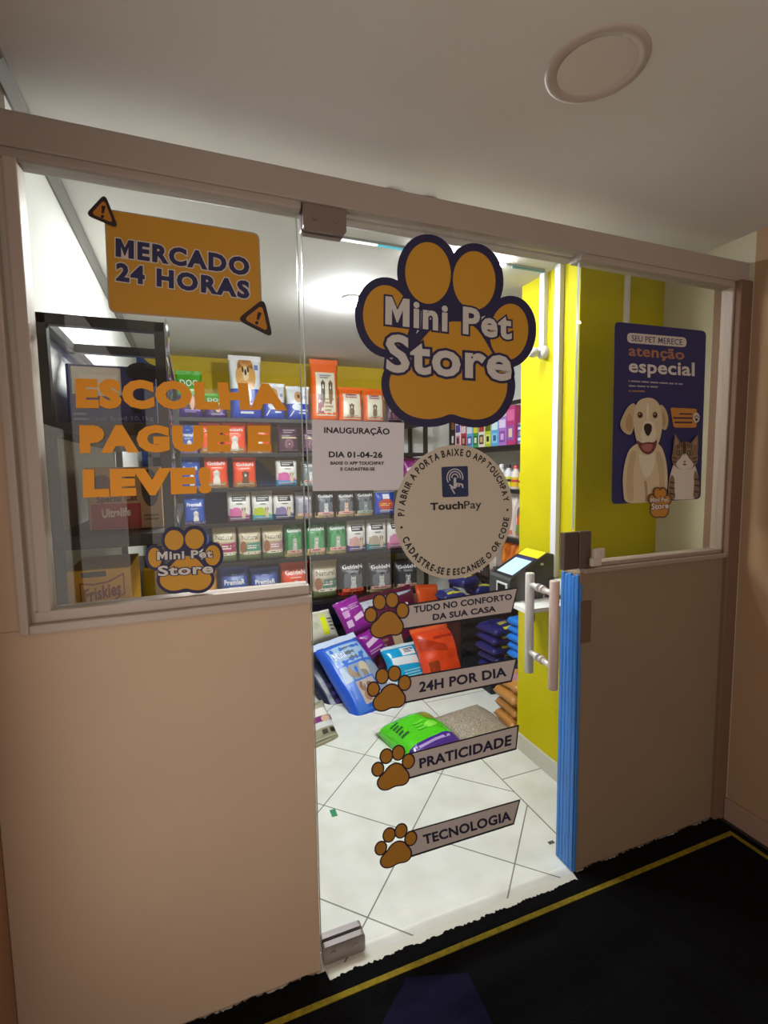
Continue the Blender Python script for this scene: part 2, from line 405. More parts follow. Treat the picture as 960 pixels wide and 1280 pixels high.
# glass door with its patches, lock and pull bars
d1 = wroot('door_1', (.735, .028, 1.0), kind='structure')
B().box(.288, 1.19, GY, GY + .01, .012, 2.112, .0012).build('pane', gl_door, d1)
m_patch = M('8a7870', .4, .3, .5)
def hinge(x0, x1, z0, z1, mt):
    P = rquad((x0, z1), (x1, z1), (x1, z0), (x0, z0), .18)
    h = B().prism(P, .006, GY - .0005).prism(P, GY + .0105, GY + .03).build('hinge_patch', mt, d1)
    OFF = Vector(d1.location)
    for xx in (x0 + .03, x1 - .03):
        B().cyl((xx, .0065, (z0 + z1) / 2), (xx, .003, (z0 + z1) / 2), .008, 14).build('bolt', mt, d1).parent = h
hinge(.288, .402, 2.056, 2.117, m_patch); hinge(.288, .416, .006, .062, M('a39a97', .35, .6, .5))
lk = B().box(1.13, 1.19, .0, .02, 1.10, 1.226, .003).build('lock', M('5d4f49', .4, .3), d1)
B().box(1.194, 1.245, .0, .022, 1.10, 1.226, .003).build('strike_box', M('67584f', .4, .3), d1)
m_bar = M('d9d2cc', .3, .2, .5)
hx = 1.05
B().cyl((hx, -.05, .728), (hx, -.05, 1.085), .0155, 20, bev=.002).build('pull_bar', M('d3bcb2', .35, .1), d1)
B().cyl((hx + .022, .1, .722), (hx + .022, .1, 1.078), .0155, 20, bev=.002).build('pull_bar', m_bar, d1)
for z in (.80, 1.04):
    b = B().cyl((hx, -.045, z), (hx + .011, GY - .001, z), .0095, 14).cyl((hx + .011, GY + .011, z), (hx + .022, .095, z), .0095, 14)
    b.cyl((hx + .008, GY - .014, z), (hx + .011, GY - .001, z), .0135, 16).cyl((hx + .011, GY + .011, z), (hx + .012, GY + .022, z), .0135, 16)
    b.build('standoff', m_bar, d1)
struct(B().box(.279, 1.2, -.05, -.004, -.001, .004, .001), 'trim_6', M('dcdacc', .5))
m_edge = M('a9b2aa', .25)
B().box(.2745, .2765, .025, .035, 1.138, 2.105).build('polished_edge', m_edge, w1)
B().box(.2865, .2878, GY, GY + .01, .07, 2.05).build('polished_edge', m_edge, d1)
B().box(1.1902, 1.1915, GY, GY + .01, 1.23, 2.11).build('polished_edge', m_edge, d1)
# blue protective strip on the reveal of the right-hand wall
b = B()
for k in range(5): b.box(1.192, 1.1995, .002 + k * .0166, .0176 + k * .0166, .004, 1.078 - .006 * (k % 2), .003)
b.box(1.1975, 1.2075, -.0035, .0, .004, 1.05, .0012)
t = tag(b.build('protective_strip', M('3a7fd0', .45, 0, .5, .06, 9)), 'bright blue plastic strip up the edge of the low wall beside the door', 'strip')
b = B(); c = at(746, 696, 'Y', -.015)
b.box(c.x - .022, c.x + .022, -.03, -.013, c.z - .005, c.z + .03, .005).box(c.x - .03, c.x + .012, -.026, -.012, c.z - .03, c.z - .002, .004).cyl((c.x + .005, -.029, c.z + .012), (c.x + .005, -.035, c.z + .012), .007)
b.cyl((c.x - .01, -.029, c.z + .016), (c.x - .01, -.034, c.z + .016), .005)
tag(b.build('door_catch', M('c9bdb4', .5)), 'small off-white door catch on the window sill by the lock', 'catch')
P0 = at(724, 752, 'Y', 0); P1 = at(737, 802, 'Y', 0)
b = B().box(P0.x + .004, P1.x, -.004, .0, P1.z, P0.z, .001).cyl(((P0.x + P1.x) / 2, -.004, P0.z - .012), ((P0.x + P1.x) / 2, -.006, P0.z - .012), .004)
tag(b.build('keeper_plate', M('6b533f', .5)), 'brown strike plate set in the low wall right of the door', 'plate')

# carpet mat in the hall: ragged black pile, yellow border line
car = wroot('carpet_mat', (.76, -1.2, 0), label='black carpet mat with a thin yellow border line along the shop front', cat='mat')
vs = [];
n = 420
rag = [(-.43 + 2.36 * k / n, (-.034 if .29 < -.43 + 2.36 * k / n < 1.19 else -.006) + random.uniform(-.005, .003) + .002 * math.sin(k * .23)) for k in range(n + 1)]
top = rag + [(1.94, -3.25), (-.43, -3.25)]
Pm = [(x, y, .008) for x, y in top] + [(x, y, 0) for x, y in top]; nn = len(top)
fs = [tuple(i for i in t) for t in tessellate_polygon([[Vector((x, y, 0)) for x, y in top]])] + [(i, (i + 1) % nn, nn + (i + 1) % nn, nn + i) for i in range(nn)]
mesh('pile', [Vector(p) - Vector(car.location) for p in Pm], fs, m_carpet, car)
B().box(-.43, 1.9, -.1, -.084, .0082, .0105).box(1.884, 1.9, -3.2, -.1, .0082, .0105).build('border_line', M('85741e', .9, 0, .2, .25, 60), car)
q = [at(x, y, 'Z', .009) for x, y in ((508, 1222), (585, 1216), (640, 1330), (450, 1330))]
mesh('purple_patch', [v + Vector((0, 0, .0005)) - Vector(car.location) for v in q], [(0, 1, 2, 3)], M('15122a', .95, 0, .1, .2, 90), car)  # flat dim purple patch on the pile

# ------------------------------------------------------------------ ceiling fittings
c = at(745, 83, 'Z', ZC)
dl = wroot('downlight', (c.x, c.y, ZC), label='round recessed downlight, switched off, on the hall ceiling', cat='ceiling light')
B().lathe([(.078, 0), (.080, -.004), (.098, -.006), (.104, -.003), (.105, 0)], 48, Matrix.Translation(c)).build('rim', M('b9aaa0', .5), dl)
B().lathe([(0, -.003), (.079, -.003), (.08, 0)], 48, Matrix.Translation(c)).build('diffuser', M('d6cbc4', .4), dl)
c = at(440, 378, 'Z', 2.27)
lp = wroot('ceiling_lamp', (c.x, c.y, ZC), label='small glowing bulb on the shop ceiling beside the large paw sticker', cat='ceiling light')
B().cyl((c.x, c.y, ZC - .012), (c.x, c.y, ZC), .045, 28, bev=.003).build('base', M('e8e8e8', .4), lp)
B().lathe([(0, -.034), (.016, -.031), (.027, -.022), (.030, -.012), (.026, -.004), (.022, 0)], 24, Matrix.Translation((c.x, c.y, ZC - .012))).build('bulb', M('f2f7ff', .4, emit=BULB), lp)
s0 = at(407, 291, 'Z', ZC); s1 = at(500, 308, 'Z', ZC); s2 = at(640, 330, 'Z', ZC); s3 = at(680, 337, 'Z', ZC)
y = .53
ls = wroot('light_strip', (.97, y, ZC), label='thin light strip running across the shop ceiling behind the door glass', cat='light strip')
B().box(s0.x, s3.x, y - .006, y + .006, ZC - .01, ZC, .001).build('channel', M('a9b0a8', .4), ls)
xm = s0.x + (s1.x - s0.x) * .68
B().box(s0.x, xm, y - .007, y + .007, ZC - .013, ZC - .0095, .001).build('lit_segment', M('ffffff', .4, emit=1.1), ls)
B().box(xm, s1.x + .05, y - .007, y + .007, ZC - .013, ZC - .0095, .001).build('lit_segment', M('4fb6c8', .4, emit=.75), ls)
B().box(s1.x + .06, s2.x - .04, y - .008, y + .008, ZC - .014, ZC - .0095, .001).build('lit_segment', M('f8fbff', .4, emit=STRIP_FILL), ls)  # bright length added as a fill, out of sight behind the paw logo
B().box(s2.x, s3.x, y - .007, y + .007, ZC - .013, ZC - .0095, .001).build('lit_segment', M('2f6f78', .4, emit=.35), ls)
c = at(477, 278, 'Z', 2.27)
sc = wroot('security_camera', (c.x, c.y, ZC), label='dark box-shaped camera with a wire on the shop ceiling behind the door top', cat='camera')
B().prism([(c.x - .024, 2.255), (c.x - .03, 2.275), (c.x - .022, 2.292), (c.x + .022, 2.292), (c.x + .03, 2.272), (c.x + .02, 2.252)], c.y - .02, c.y + .035).build('housing', M('3d3f48', .5), sc)
B().cyl((c.x - .004, c.y - .019, 2.272), (c.x - .004, c.y - .024, 2.272), .012, 16).build('lens', M('0c0c10', .15), sc)
B().tube([(c.x + .028, c.y, 2.28), (c.x + .045, c.y, 2.268), (c.x + .06, c.y + .01, 2.285), (c.x + .085, c.y + .01, 2.27), (c.x + .11, c.y + .02, 2.29)], .0018).build('wire', M('6b6b70', .5), sc)
for px, py, w, lab in ((489, 233, .05, 'pale junction box above the door header, nearer the security camera'), (534, 241, .055, 'pale junction box above the door header, right of its twin')):
    c = at(px, py, 'Y', .2)
    b = B().box(c.x - w / 2, c.x + w / 2, .18, .24, ZC - .028, ZC, .004).box(c.x - w / 2 + .006, c.x + w / 2 - .006, .176, .18, ZC - .022, ZC - .006, .001)
    tag(b.build('junction_box', M('a8a296', .6)), lab, 'junction box')
c = at(446, 227, 'Y', .05)
tag(B().box(c.x - .022, c.x + .022, .03, .06, 2.19, 2.197, .001).build('cover_plate', M('26201d', .6)), 'small black slot plate lying on top of the header beam', 'plate')
c = at(255, 242, 'Z', ZC)
b = B().cyl((c.x, c.y, ZC - .006), (c.x, c.y, ZC), .022, 24).cyl((c.x, c.y, ZC - .014), (c.x, c.y, ZC - .006), .014, 20, mi=1)
tag(b.build('ceiling_sensor', [M('c9c4bc', .6), M('3a3532', .6)]), 'small round dark fitting on the ceiling above the orange 24 hour sign', 'sensor')
c = at(110, 181, 'Y', 0)
# ------------------------------------------------------------------ conduits, bracket lamp, shelf and terminal on the yellow pier
m_pvc = M('e4e4e6', .4)
y0, y1 = .55, .582
tag(B().box(1.478, 1.5, y0, y1, 1.98, ZC, .003).build('cable_duct', m_pvc), 'short white cable duct on the yellow pier, ending at the small lamp', 'cable duct')
tag(B().box(1.476, 1.5, .447, .482, .95, ZC, .003).build('cable_duct', m_pvc), 'long white cable duct down the yellow pier to the white socket box', 'cable duct')
c = at(785, 370, 'Y', .34)
tag(B().box(c.x - .008, c.x + .008, .335, .355, 1.45, ZC, .002).build('cable_duct', m_pvc), 'thin white cable duct on the dim yellow wall above the poster', 'cable duct')
a = wroot('wall_lamp', (1.48, .566, 1.955), label='small white swivel lamp on the yellow pier below the short duct', cat='wall lamp')
B().lathe([(0, -.012), (.026, -.012), (.03, -.004), (.03, 0), (0, 0)], 24, Matrix.Translation((1.5, .566, 1.955)) @ Matrix.Rotation(-PI / 2, 4, 'Y').inverted()).cyl((1.5, .566, 1.955), (1.472, .566, 1.955), .03, 24, bev=.005).build('base', m_pvc, a)
B().cyl((1.475, .566, 1.955), (1.452, .575, 1.953), .008).lathe([(0, 0), (.02, .004), (.023, .02), (.016, .045), (.0, .05)], 20, Matrix.Translation((1.46, .572, 1.953)) @ Matrix.Rotation(-PI / 2 - .1, 4, 'Y')).build('head', M('d5d5d2', .35), a)
sh = wroot('wall_shelf', (1.37, .48, .86), label='small white shelf on black brackets fixed to the yellow pier', cat='shelf')
B().prism([(1.241, .337), (1.5, .32), (1.5, .64), (1.25, .64)], .845, .862).build('board', M('ecece8', .4), sh)
o = sh.children[0]
me = o.data                                                            # outline was drawn in plan: stand it level
for v in me.vertices: x, yy, z = v.co + Vector(sh.location); v.co = Vector((x, z, yy)) - Vector(sh.location)
for yy in (.40, .62):
    B().box(1.492, 1.4995, yy - .012, yy + .012, .70, .845, .001).box(1.34, 1.4995, yy - .012, yy + .012, .838, .8448, .001).build('bracket', M('2b2b2c', .5), sh)
# payment terminal tower: wedge body with a bright sloping screen
tm = wroot('payment_terminal', (1.36, .56, .862), label='dark grey wedge-shaped payment terminal with bright sloping screen on the white shelf', cat='terminal')
prof = [(1.245, .862), (1.49, .862), (1.49, 1.02), (1.475, 1.055), (1.44, 1.062), (1.252, .965), (1.245, .955)]
B().prism(prof, .455, .61).build('body', M('3c403f', .45), tm)
dvec = Vector((1.44 - 1.252, 0, 1.062 - .965)).normalized(); nrm = Vector((-dvec.z, 0, dvec.x))
def tpt(s, yy): return Vector((1.252, yy, .965)) + dvec * s + nrm * .0008
def tquad(name, s0, s1, ya, yb, mt, off=0, par=None):
    ya += .012; yb += .012
    return mesh(name, [tpt(s0, ya) + nrm * off - Vector(tm.location), tpt(s1, ya) + nrm * off - Vector(tm.location), tpt(s1, yb) + nrm * off - Vector(tm.location), tpt(s0, yb) + nrm * off - Vector(tm.location)], [(0, 1, 2, 3)], mt, par or tm)
bz = tquad('bezel', .004, .208, .445, .595, M('16171a', .3))
tquad('screen', .02, .135, .46, .575, M('a9cbe6', .3, emit=.35), .0006, bz)
tquad('screen_header', .135, .155, .46, .575, M('2b2f60', .3, emit=.1), .0006, bz)
tquad('yellow_panel', .16, .212, .45, .59, M('f0d81a', .4), .0006, bz)
B().box(1.241, 1.2455, .47, .55, .885, .94, .002).build('reader_window', M('d8d8d8', .4), tm)
B().box(1.2395, 1.2415, .482, .54, .893, .932, .001).build('reader_slot', M('15151a', .3), tm)
B().box(1.405, 1.42, .4535, .4555, 1.01, 1.02, .0005).build('button', M('e6e6e0', .4), tm)
tag(B().box(1.464, 1.5, .37, .44, .885, .95, .004).box(1.461, 1.4645, .385, .425, .90, .935, .002).build('socket_box', m_pvc), 'white socket box at the foot of the long duct above the shelf', 'socket box')
tag(B().tube([(1.47, .42, .885), (1.45, .41, .868), (1.43, .42, .866), (1.42, .45, .866), (1.44, .47, .89), (1.47, .46, .9)], .003).build('power_cable', m_pvc), 'thin white power cable looping on the white shelf', 'cable')
# ------------------------------------------------------------------ stickers on the glass
NAVY, ORG = '2a2650', 'd39a2a'
m_navy = M(NAVY, .5); m_org = M(ORG, .5); m_wht = M('d9d6d0', .5); m_blk = M('1c1b20', .5)
def sticker(name, cpx, label, group=None):
    c = fpx(*cpx); r = wroot(name, c, label=label, cat='sticker', group=group)
    return r, Flat(fpx, (0, -1, 0), r)
def Z(x0, y0, s): return lambda x, y: (x0 + x / s, y0 + y / s)
def zp(z, pts): return [z(*p) for p in pts]
# orange 24 hour sign
r, F = sticker('hours_sign', (228, 330), 'orange rounded sign reading MERCADO 24 HORAS, high on the left window', 'window stickers')
z = Z(0, 160, 2.4)
F.shape('border', [rquad(*zp(z, [(312, 241), (778, 316), (788, 588), (326, 554)]), .08)], M('b9a58c', .5))
F.shape('backing', [rquad(*zp(z, [(316, 245), (774, 320), (784, 584), (330, 550)]), .08)], M('cd9526', .5))
F.text('MERCADO', z(347, 386), z(748, 445), z(347, 331), z(748, 391), M('2b2857', .5), .075, 'lettering', 1.12, .07, M('d8cfc4', .5))
F.text('24 HORAS', z(348, 459), z(748, 514), z(348, 404), z(748, 461), M('2b2857', .5), .075, 'lettering', 1.12, .07, M('d8cfc4', .5))
for (vs_, cc, lab) in (([(315, 205), (262, 262), (352, 300)], (310, 250), 'orange warning triangle sticker at the upper left corner of the MERCADO sign'),
                  ([(790, 518), (716, 576), (814, 626)], (775, 575), 'orange warning triangle sticker at the lower right corner of the MERCADO sign')):
    r, F = sticker('warning_sticker', z(*cc), lab, 'warning triangles'); F.k = 12
    P = zp(z, vs_); cx = sum(p[0] for p in P) / 3; cy = sum(p[1] for p in P) / 3
    sc_ = lambda f: smooth_poly([(cx + (p[0] - cx) * f, cy + (p[1] - cy) * f) for p in P], 1)
    def tri(f):
        Q = [Vector((cx + (p[0] - cx) * f, cy + (p[1] - cy) * f)) for p in P]; out = []
        for i in range(3):
            p = Q[i]; a = Q[i - 1]; b_ = Q[(i + 1) % 3]; s_ = p + (a - p) * .22; e_ = p + (b_ - p) * .22
            for k in range(7):
                t = k / 6; q_ = s_ * (1 - t) ** 2 + p * 2 * t * (1 - t) + e_ * t * t; out.append((q_.x, q_.y))
        return out
    F.shape('border', [tri(1.12)], M('2a1a20', .5)); F.shape('backing', [tri(.74)], M('c67f1c', .5))
    d = Vector((P[0][0] - (P[1][0] + P[2][0]) / 2, P[0][1] - (P[1][1] + P[2][1]) / 2)).normalized(); pr = Vector((-d.y, d.x))
    def q2(a, b_): v = Vector((cx, cy)) + d * a + pr * b_; return (v.x, v.y)
    F.shape('exclamation_mark', [[q2(8, -2.6), q2(8, 2.6), q2(-1.5, 1.5), q2(-1.5, -1.5)], ell(*q2(-5.5, 0), 2.2, 2.2)], M('2a1a20', .5))
# orange vinyl words
for body, bl, br, tl, tr, lab in (
    ('ESCOLHA', (95, 510), (357, 513), (94, 473), (353, 480), 'top line of orange vinyl lettering, ESCOLHA, on the left window'),
    ('PAGUE E', (100, 566.5), (339, 563.5), (99, 531.5), (338.5, 532), 'middle line of orange vinyl lettering, PAGUE E, on the left window'),
    ('LEVE!', (104, 622), (264.5, 616), (103, 587), (263.5, 584), 'bottom line of orange vinyl lettering, LEVE!, on the left window')):
    c = fpx((bl[0] + tr[0]) / 2, (bl[1] + tr[1]) / 2); r = wroot('vinyl_lettering', c, label=lab, cat='lettering', group='orange words on the window')
    F = Flat(fpx, (0, -1, 0), r); F.text(body, bl, br, tl, tr, M('ffa814', .5), .11, 'lettering', 1.08)
# paw logos
def paw_logo(root, F, z, toes, pad, out, t1, t2, b1, b2, ol):
    fl = [grow(ell(*t), out) for t in toes] + [grow(pad, out)]
    m_ = ((toes[1][0] + toes[2][0]) / 2, (toes[1][1] + toes[2][1]) / 2 + toes[1][3]); fl.append(ell(m_[0], m_[1], toes[1][2] * .8, toes[1][3] * .7))
    F.shape('backing', [[z(*p) for p in P] for P in fl], m_navy)
    F.shape('paw_print', [[z(*p) for p in ell(*t)] for t in toes] + [[z(*p) for p in pad]], m_org)
    F.text('Mini Pet', *[z(*p) for p in t1], m_wht, b1, 'lettering', 1.06, ol, m_navy)
    F.text('Store', *[z(*p) for p in t2], m_wht, b2, 'lettering', 1.04, ol, m_navy)
z = Z(380, 230, 2.667)
toes = [(275, 445, 78, 108, -.12), (413, 297, 76, 103, -.05), (567, 322, 71, 98, -.04), (683, 493, 64, 94, .1)]
pad = smooth_poly([(510, 455), (440, 468), (398, 512), (350, 572), (300, 612), (280, 660), (295, 720), (338, 768), (400, 786), (455, 780), (490, 764), (530, 780), (585, 788), (638, 768), (672, 715), (680, 660), (660, 612), (625, 562), (598, 512), (565, 470)], 2)
r, F = sticker('paw_logo', (555, 412), 'large orange and navy paw logo reading Mini Pet Store on the glass door', 'door stickers')
paw_logo(r, F, z, toes, pad, 27, [(270, 468), (692, 520), (271, 374), (692, 430)], [(272, 626), (690, 658), (272, 500), (690, 538)], .05, .045, .075)
z = Z(140, 660, 6)
toes = [(322, 222, 50, 74, -.1), (466, 91, 71, 75, 0), (619, 83, 71, 75, 0), (755, 205, 57, 76, .05)]
pad = smooth_poly([(560, 205), (500, 222), (460, 262), (420, 310), (375, 345), (354, 385), (372, 435), (425, 468), (490, 470), (555, 448), (610, 466), (675, 466), (728, 435), (750, 385), (735, 345), (700, 310), (668, 262), (625, 222)], 2)
r, F = sticker('paw_logo', (230, 700), 'small orange and navy paw logo reading Mini Pet Store, low on the left window', 'window stickers')
paw_logo(r, F, z, toes, pad, 24, [(338, 240), (755, 220), (337, 178), (752, 160)], [(345, 361), (760, 337), (343, 285), (757, 262)], .05, .045, .085)
# printed opening notice
r, F = sticker('opening_notice', (447, 570), 'pale printed paper notice reading INAUGURAÇÃO taped to the door glass', 'door stickers')
F.shape('sheet', [zp(lambda x, y: (x, y), [(389.8, 524.4), (505.2, 528.5), (504, 612.4), (390.6, 613.8)])], M('ece9f1', .7))
z = Z(360, 440, 4.8); mk = M('25232c', .6)
F.text('INAUGURAÇÃO', z(216, 486), z(609, 496), z(216, 451), z(609, 459), mk, .045)
F.text('DIA 01-04-26', z(244, 632), z(566, 636), z(244, 597), z(566, 600), mk, .045)
F.text('BAIXE O APP TOUCHPAY', z(254, 676), z(575, 677), z(254, 657), z(575, 657), mk, .045)
F.text('E CADASTRE-SE', z(314, 712), z(519, 712), z(314, 693), z(519, 693), mk, .045)
# round app sticker
cp = at(567, 639, 'Y', GY); R0 = .2035
cp = Vector((.4999 * 1.45 * 1.0165, GY, 1.45 - .0951 * 1.45 * 1.0165))
r = wroot('app_sticker', cp, label='round cream sticker with a hand icon and ring of text on the glass door', cat='sticker', group='door stickers')
F = Flat(lambda x, y: Vector((cp.x + x * R0, GY, cp.z + y * R0)), (0, -1, 0), r)
F.k = 5
F.shape('backing', [ell(0, 0, 1, 1, 0, 72)], M('d4cab8', .55))
mk = M('201e24', .55)
def ring(body, a0, a1, rb, h, top):
    "each letter set on the ring between the angles a0 and a1 (degrees)"
    wd = []
    for ch in body:
        if ch == ' ': wd.append(.42); continue
        v, f, _g = glyphs(ch, .05, 1, 3, True); wd.append(max(p[0] for p in v) - min(p[0] for p in v) + .17)
    tot = sum(wd); x = 0; V = []; Fc = []; DP = []
    for ch, w in zip(body, wd):
        if ch != ' ':
            v, f, _g = glyphs(ch, .05, 1, 3, True); x0 = min(p[0] for p in v); o_ = len(V)
            ang = math.radians(a0 + (a1 - a0) * (x + w / 2) / tot); sx = abs(math.radians(a1 - a0)) * (rb + h * .5 * (1 if top else -1) * 0 ) / tot
            rad = Vector((math.cos(ang), math.sin(ang))); tan = Vector((math.sin(ang), -math.cos(ang))) if top else Vector((-math.sin(ang), math.cos(ang)))
            up_ = rad if top else -rad; base = rad * (rb if top else rb + h)
            for ip, p in enumerate(v):
                q_ = base + tan * ((p[0] - x0 - (w - .17) / 2) * sx) + up_ * (p[1] * h); V.append((q_.x, q_.y)); DP.append(.00002 * (len(wd) % 2))
            Fc += [tuple(i + o_ for i in g) for g in f]
        x += w
    F._add('ring_lettering', V, Fc, mk, dep=DP)
ring('P/ ABRIR A PORTA BAIXE O APP TOUCHPAY', 181, 8, .845, .095, True)
ring('CADASTRE-SE E ESCANEIE O QR CODE', 200, 353, .845, .095, False)
F.shape('bullet', [ell(-.89, -.17, .018, .018)], mk); F.shape('bullet', [ell(.9, .0, .018, .018)], mk)
F2 = Flat(fpx, (0, -1, 0), r); F2.k = 7
z = Z(480, 480, 3.692)
F2.shape('icon_tile', [rquad(*zp(z, [(263, 383), (385, 378), (388, 519), (268, 523)]), .07)], M('26365f', .5))
ci = (325, 432); items = []
def arcband(rx, ry, w, a0, a1, n=24):
    o_ = [(ci[0] + rx * math.cos(a0 + (a1 - a0) * k / n), ci[1] - ry * math.sin(a0 + (a1 - a0) * k / n)) for k in range(n + 1)]
    i_ = [(ci[0] + (rx - w) * math.cos(a0 + (a1 - a0) * k / n), ci[1] - (ry - w) * math.sin(a0 + (a1 - a0) * k / n)) for k in range(n + 1)]
    return o_ + i_[::-1]
P = [arcband(39, 42, 5, -.25, PI + .6), arcband(28, 31, 5, -.1, PI + .5), arcband(17, 19, 5, -.1, PI + .1)]
P += [[(319, 432), (331, 432), (331, 480), (325, 483), (319, 480)]]
P += [[(297, 466), (303, 462), (324, 478), (322, 484), (317, 482)], [(303, 476), (309, 474), (327, 505), (322, 508)]]
P += [[(331, 459), (337, 458), (338, 474), (331, 474)], [(341, 459), (347, 459), (348, 474), (341, 474)], [(351, 459), (361, 460), (364, 470), (364, 480), (358, 480), (357, 468), (351, 466)], [(331, 456), (352, 458), (352, 463), (331, 461)]]
F2.shape('hand_icon', [[z(*p) for p in q_] for q_ in P], M('d5d2d4', .5))
F2.text('Touch', z(212, 583), z(364, 576), z(211, 549), z(363, 540), mk, .045)
F2.text('Pay', z(368, 576), z(447, 572), z(367, 540), z(445, 536), mk, 0)
# three-toed banner stickers: paw plus slanted banner with a slogan
def pawshape(z, toe, pad): return [[z(*p) for p in ell(*t)] for t in toe] + [[z(*p) for p in pad]]
Z1 = Z(460, 720, 4.8)
PT = [(15, 232, 32, 40), (68, 155, 34, 42), (143, 143, 34, 42), (205, 205, 33, 42)]
PP = smooth_poly([(122, 208), (160, 222), (180, 252), (205, 285), (205, 325), (178, 350), (132, 347), (108, 353), (75, 368), (34, 360), (14, 325), (24, 290), (60, 262), (82, 228)], 2)
base = fpx(502.7, 762.7)
def banner(tgt, corners, lines, label):
    c = fpx(*tgt); off = c - base
    r = wroot('slogan_banner', c, label=label, cat='sticker', group='slogan banners')
    F = Flat(fpx, (0, -1, 0), r)
    tl, tr, br, bl = corners
    F.shape('border', [[tl, tr, br, bl]], M('2a2633', .5))
    cx = sum(p[0] for p in corners) / 4; cy = sum(p[1] for p in corners) / 4
    F.shape('backing', [[(tl[0] - 2, tl[1] + 2.2), (tr[0] - 2.2, tr[1] + 2.4), (br[0] - 1.4, br[1] - 2.0), (bl[0] - 2, bl[1] - 2)]], M('d2cac6', .5))
    for body, q_ in lines: F.text(body, *q_, M('2c2a45', .5), .05)
    Fp = Flat(lambda x, y: fpx(*Z1(x, y)) + off, (0, -1, 0), r); Fp.k = F.k + 1
    Fp.shape('paw_backing', [grow(ell(*t), 9) for t in PT] + [grow(PP, 9)], M('33243a', .5))
    Fp.shape('paw_print', [ell(*t) for t in PT] + [PP], M('bd8530', .5))
banner((502.7, 762.7), [(505, 756), (648, 733.5), (640, 767), (498, 788)],
       [('TUDO NO CONFORTO', [(517.3, 766.3), (640, 749.2), (517, 758), (639.4, 742)]), ('DA SUA CASA', [(540.8, 775.4), (619.4, 764.2), (540.6, 767.5), (619, 757)])],
       'uppermost paw banner sticker on the door, reading TUDO NO CONFORTO DA SUA CASA')
banner((505.4, 853.3), [(505, 846.3), (646.5, 822), (639.6, 852.3), (500, 880.5)], [('24H POR DIA', [(523.5, 865.6), (633, 845), (523.8, 852.5), (632, 833.5)])],
       'paw banner sticker on the door reading 24H POR DIA')
banner((510.1, 951.1), [(510, 941.7), (648.8, 905.7), (645.5, 936.9), (503, 976)], [('PRATICIDADE', [(524.4, 960.5), (638.7, 931.2), (523.6, 948.2), (639.5, 918)])],
       'paw banner sticker on the door reading PRATICIDADE')
banner((513.1, 1047.5), [(512, 1038.5), (650.7, 998.7), (642.5, 1030.6), (506, 1074)], [('TECNOLOGIA', [(530, 1055.7), (638.7, 1025), (528, 1043.7), (638, 1013)])],
       'lowest paw banner sticker on the door, reading TECNOLOGIA')
# poster with a puppy and a cat on the right window
z = Z(760, 390, 4.743)
c = fpx(823, 515); r = wroot('poster', c, label='navy poster with a cream puppy and a tabby cat on the right window', cat='poster')
F = Flat(fpx, (0, -1, 0), r, .0003)
F.shape('sheet', [rquad(*zp(z, [(40, 57), (582, 113), (548, 1108), (20, 1140)]), .055)], M('2e2f66', .5))
F.shape('text_pill', [rquad(*zp(z, [(113, 122), (465, 152), (464, 210), (112, 182)]), .45)], M('d6cfc6', .5))
F.text('SEU PET MERECE', z(139, 172), z(440, 197), z(139, 138), z(440, 163), M('33305c', .5), .01)
F.text('atenção', z(121, 259), z(451, 284), z(121, 195), z(451, 221), M('a8785a', .5), .035)
F.text('especial', z(121, 357), z(511, 381), z(121, 279), z(511, 301), M('dcd6d0', .5), .035)
def wordbar(y0, y1, xs, h, mt):
    P = []
    for a, b_ in xs:
        f0 = (a - 120) / 320; f1 = (b_ - 120) / 320
        P.append(zp(z, [(a, y0 + (y1 - y0) * f0), (b_, y0 + (y1 - y0) * f1), (b_, y0 + (y1 - y0) * f1 + h), (a, y0 + (y1 - y0) * f0 + h)]))
    F.shape('small_print', P, mt)
wordbar(405, 424, [(120, 127), (134, 190), (197, 240), (247, 296), (303, 352), (359, 386), (393, 408), (414, 440)], 9, M('a8a2ac', .5))
wordbar(434, 446, [(120, 162), (169, 220), (227, 242), (249, 292)], 9, M('a8a2ac', .5))
wordbar(464, 470, [(118, 130), (136, 214)], 10, M('9a755c', .5))
F.shape('orange_tag', [rquad(*zp(z, [(365, 567), (522, 574), (521, 686), (385, 686)]), .12)], M('c98a42', .5))
wordbar(594, 600, [(418, 495)], 9, M('4a3040', .5)); wordbar(620, 624, [(380, 496)], 10, M('4a3040', .5)); wordbar(646, 650, [(388, 494)], 10, M('4a3040', .5))
F.shape('tag_badge', [[z(*p) for p in ell(518, 627, 19, 30)]], M('d6d0ca', .5))
F.shape('badge_paw', [[z(*p) for p in ell(518, 638, 8, 9)]] + [[z(*p) for p in ell(x, y, 3.2, 4.5)] for x, y in ((508, 624), (515, 617), (522, 617), (529, 624))], M('3a3450', .5))
# puppy
cr = ['d9c9a6', 'c9b48c', 'b89a70', 'e6dcc4', '4a3a30', '2a211f', 'b06a68', '6e3f38', '8f7554']
D = []
def dz(P, mi, ly): D.append(([z(*p) for p in P], mi, ly))
sm = lambda P: smooth_poly(P, 2)
dz(sm([(125, 800), (95, 880), (80, 980), (84, 1060), (92, 1136), (215, 1129), (330, 1122), (345, 1060), (348, 960), (335, 860), (305, 780), (210, 760)]), 0, 0)       # body
dz(sm([(130, 820), (112, 900), (100, 1000), (105, 1120), (150, 1125), (140, 1000), (150, 900), (165, 820)]), 1, 1)
dz(sm([(300, 820), (325, 900), (330, 1000), (325, 1110), (290, 1115), (300, 1000), (285, 900), (275, 830)]), 1, 1)
dz(sm([(170, 830), (215, 860), (270, 820), (275, 900), (240, 980), (205, 980), (180, 900)]), 3, 2)                                      # chest
dz(sm([(205, 1000), (215, 1060), (212, 1125), (222, 1125), (228, 1060), (222, 1000)]), 2, 2)
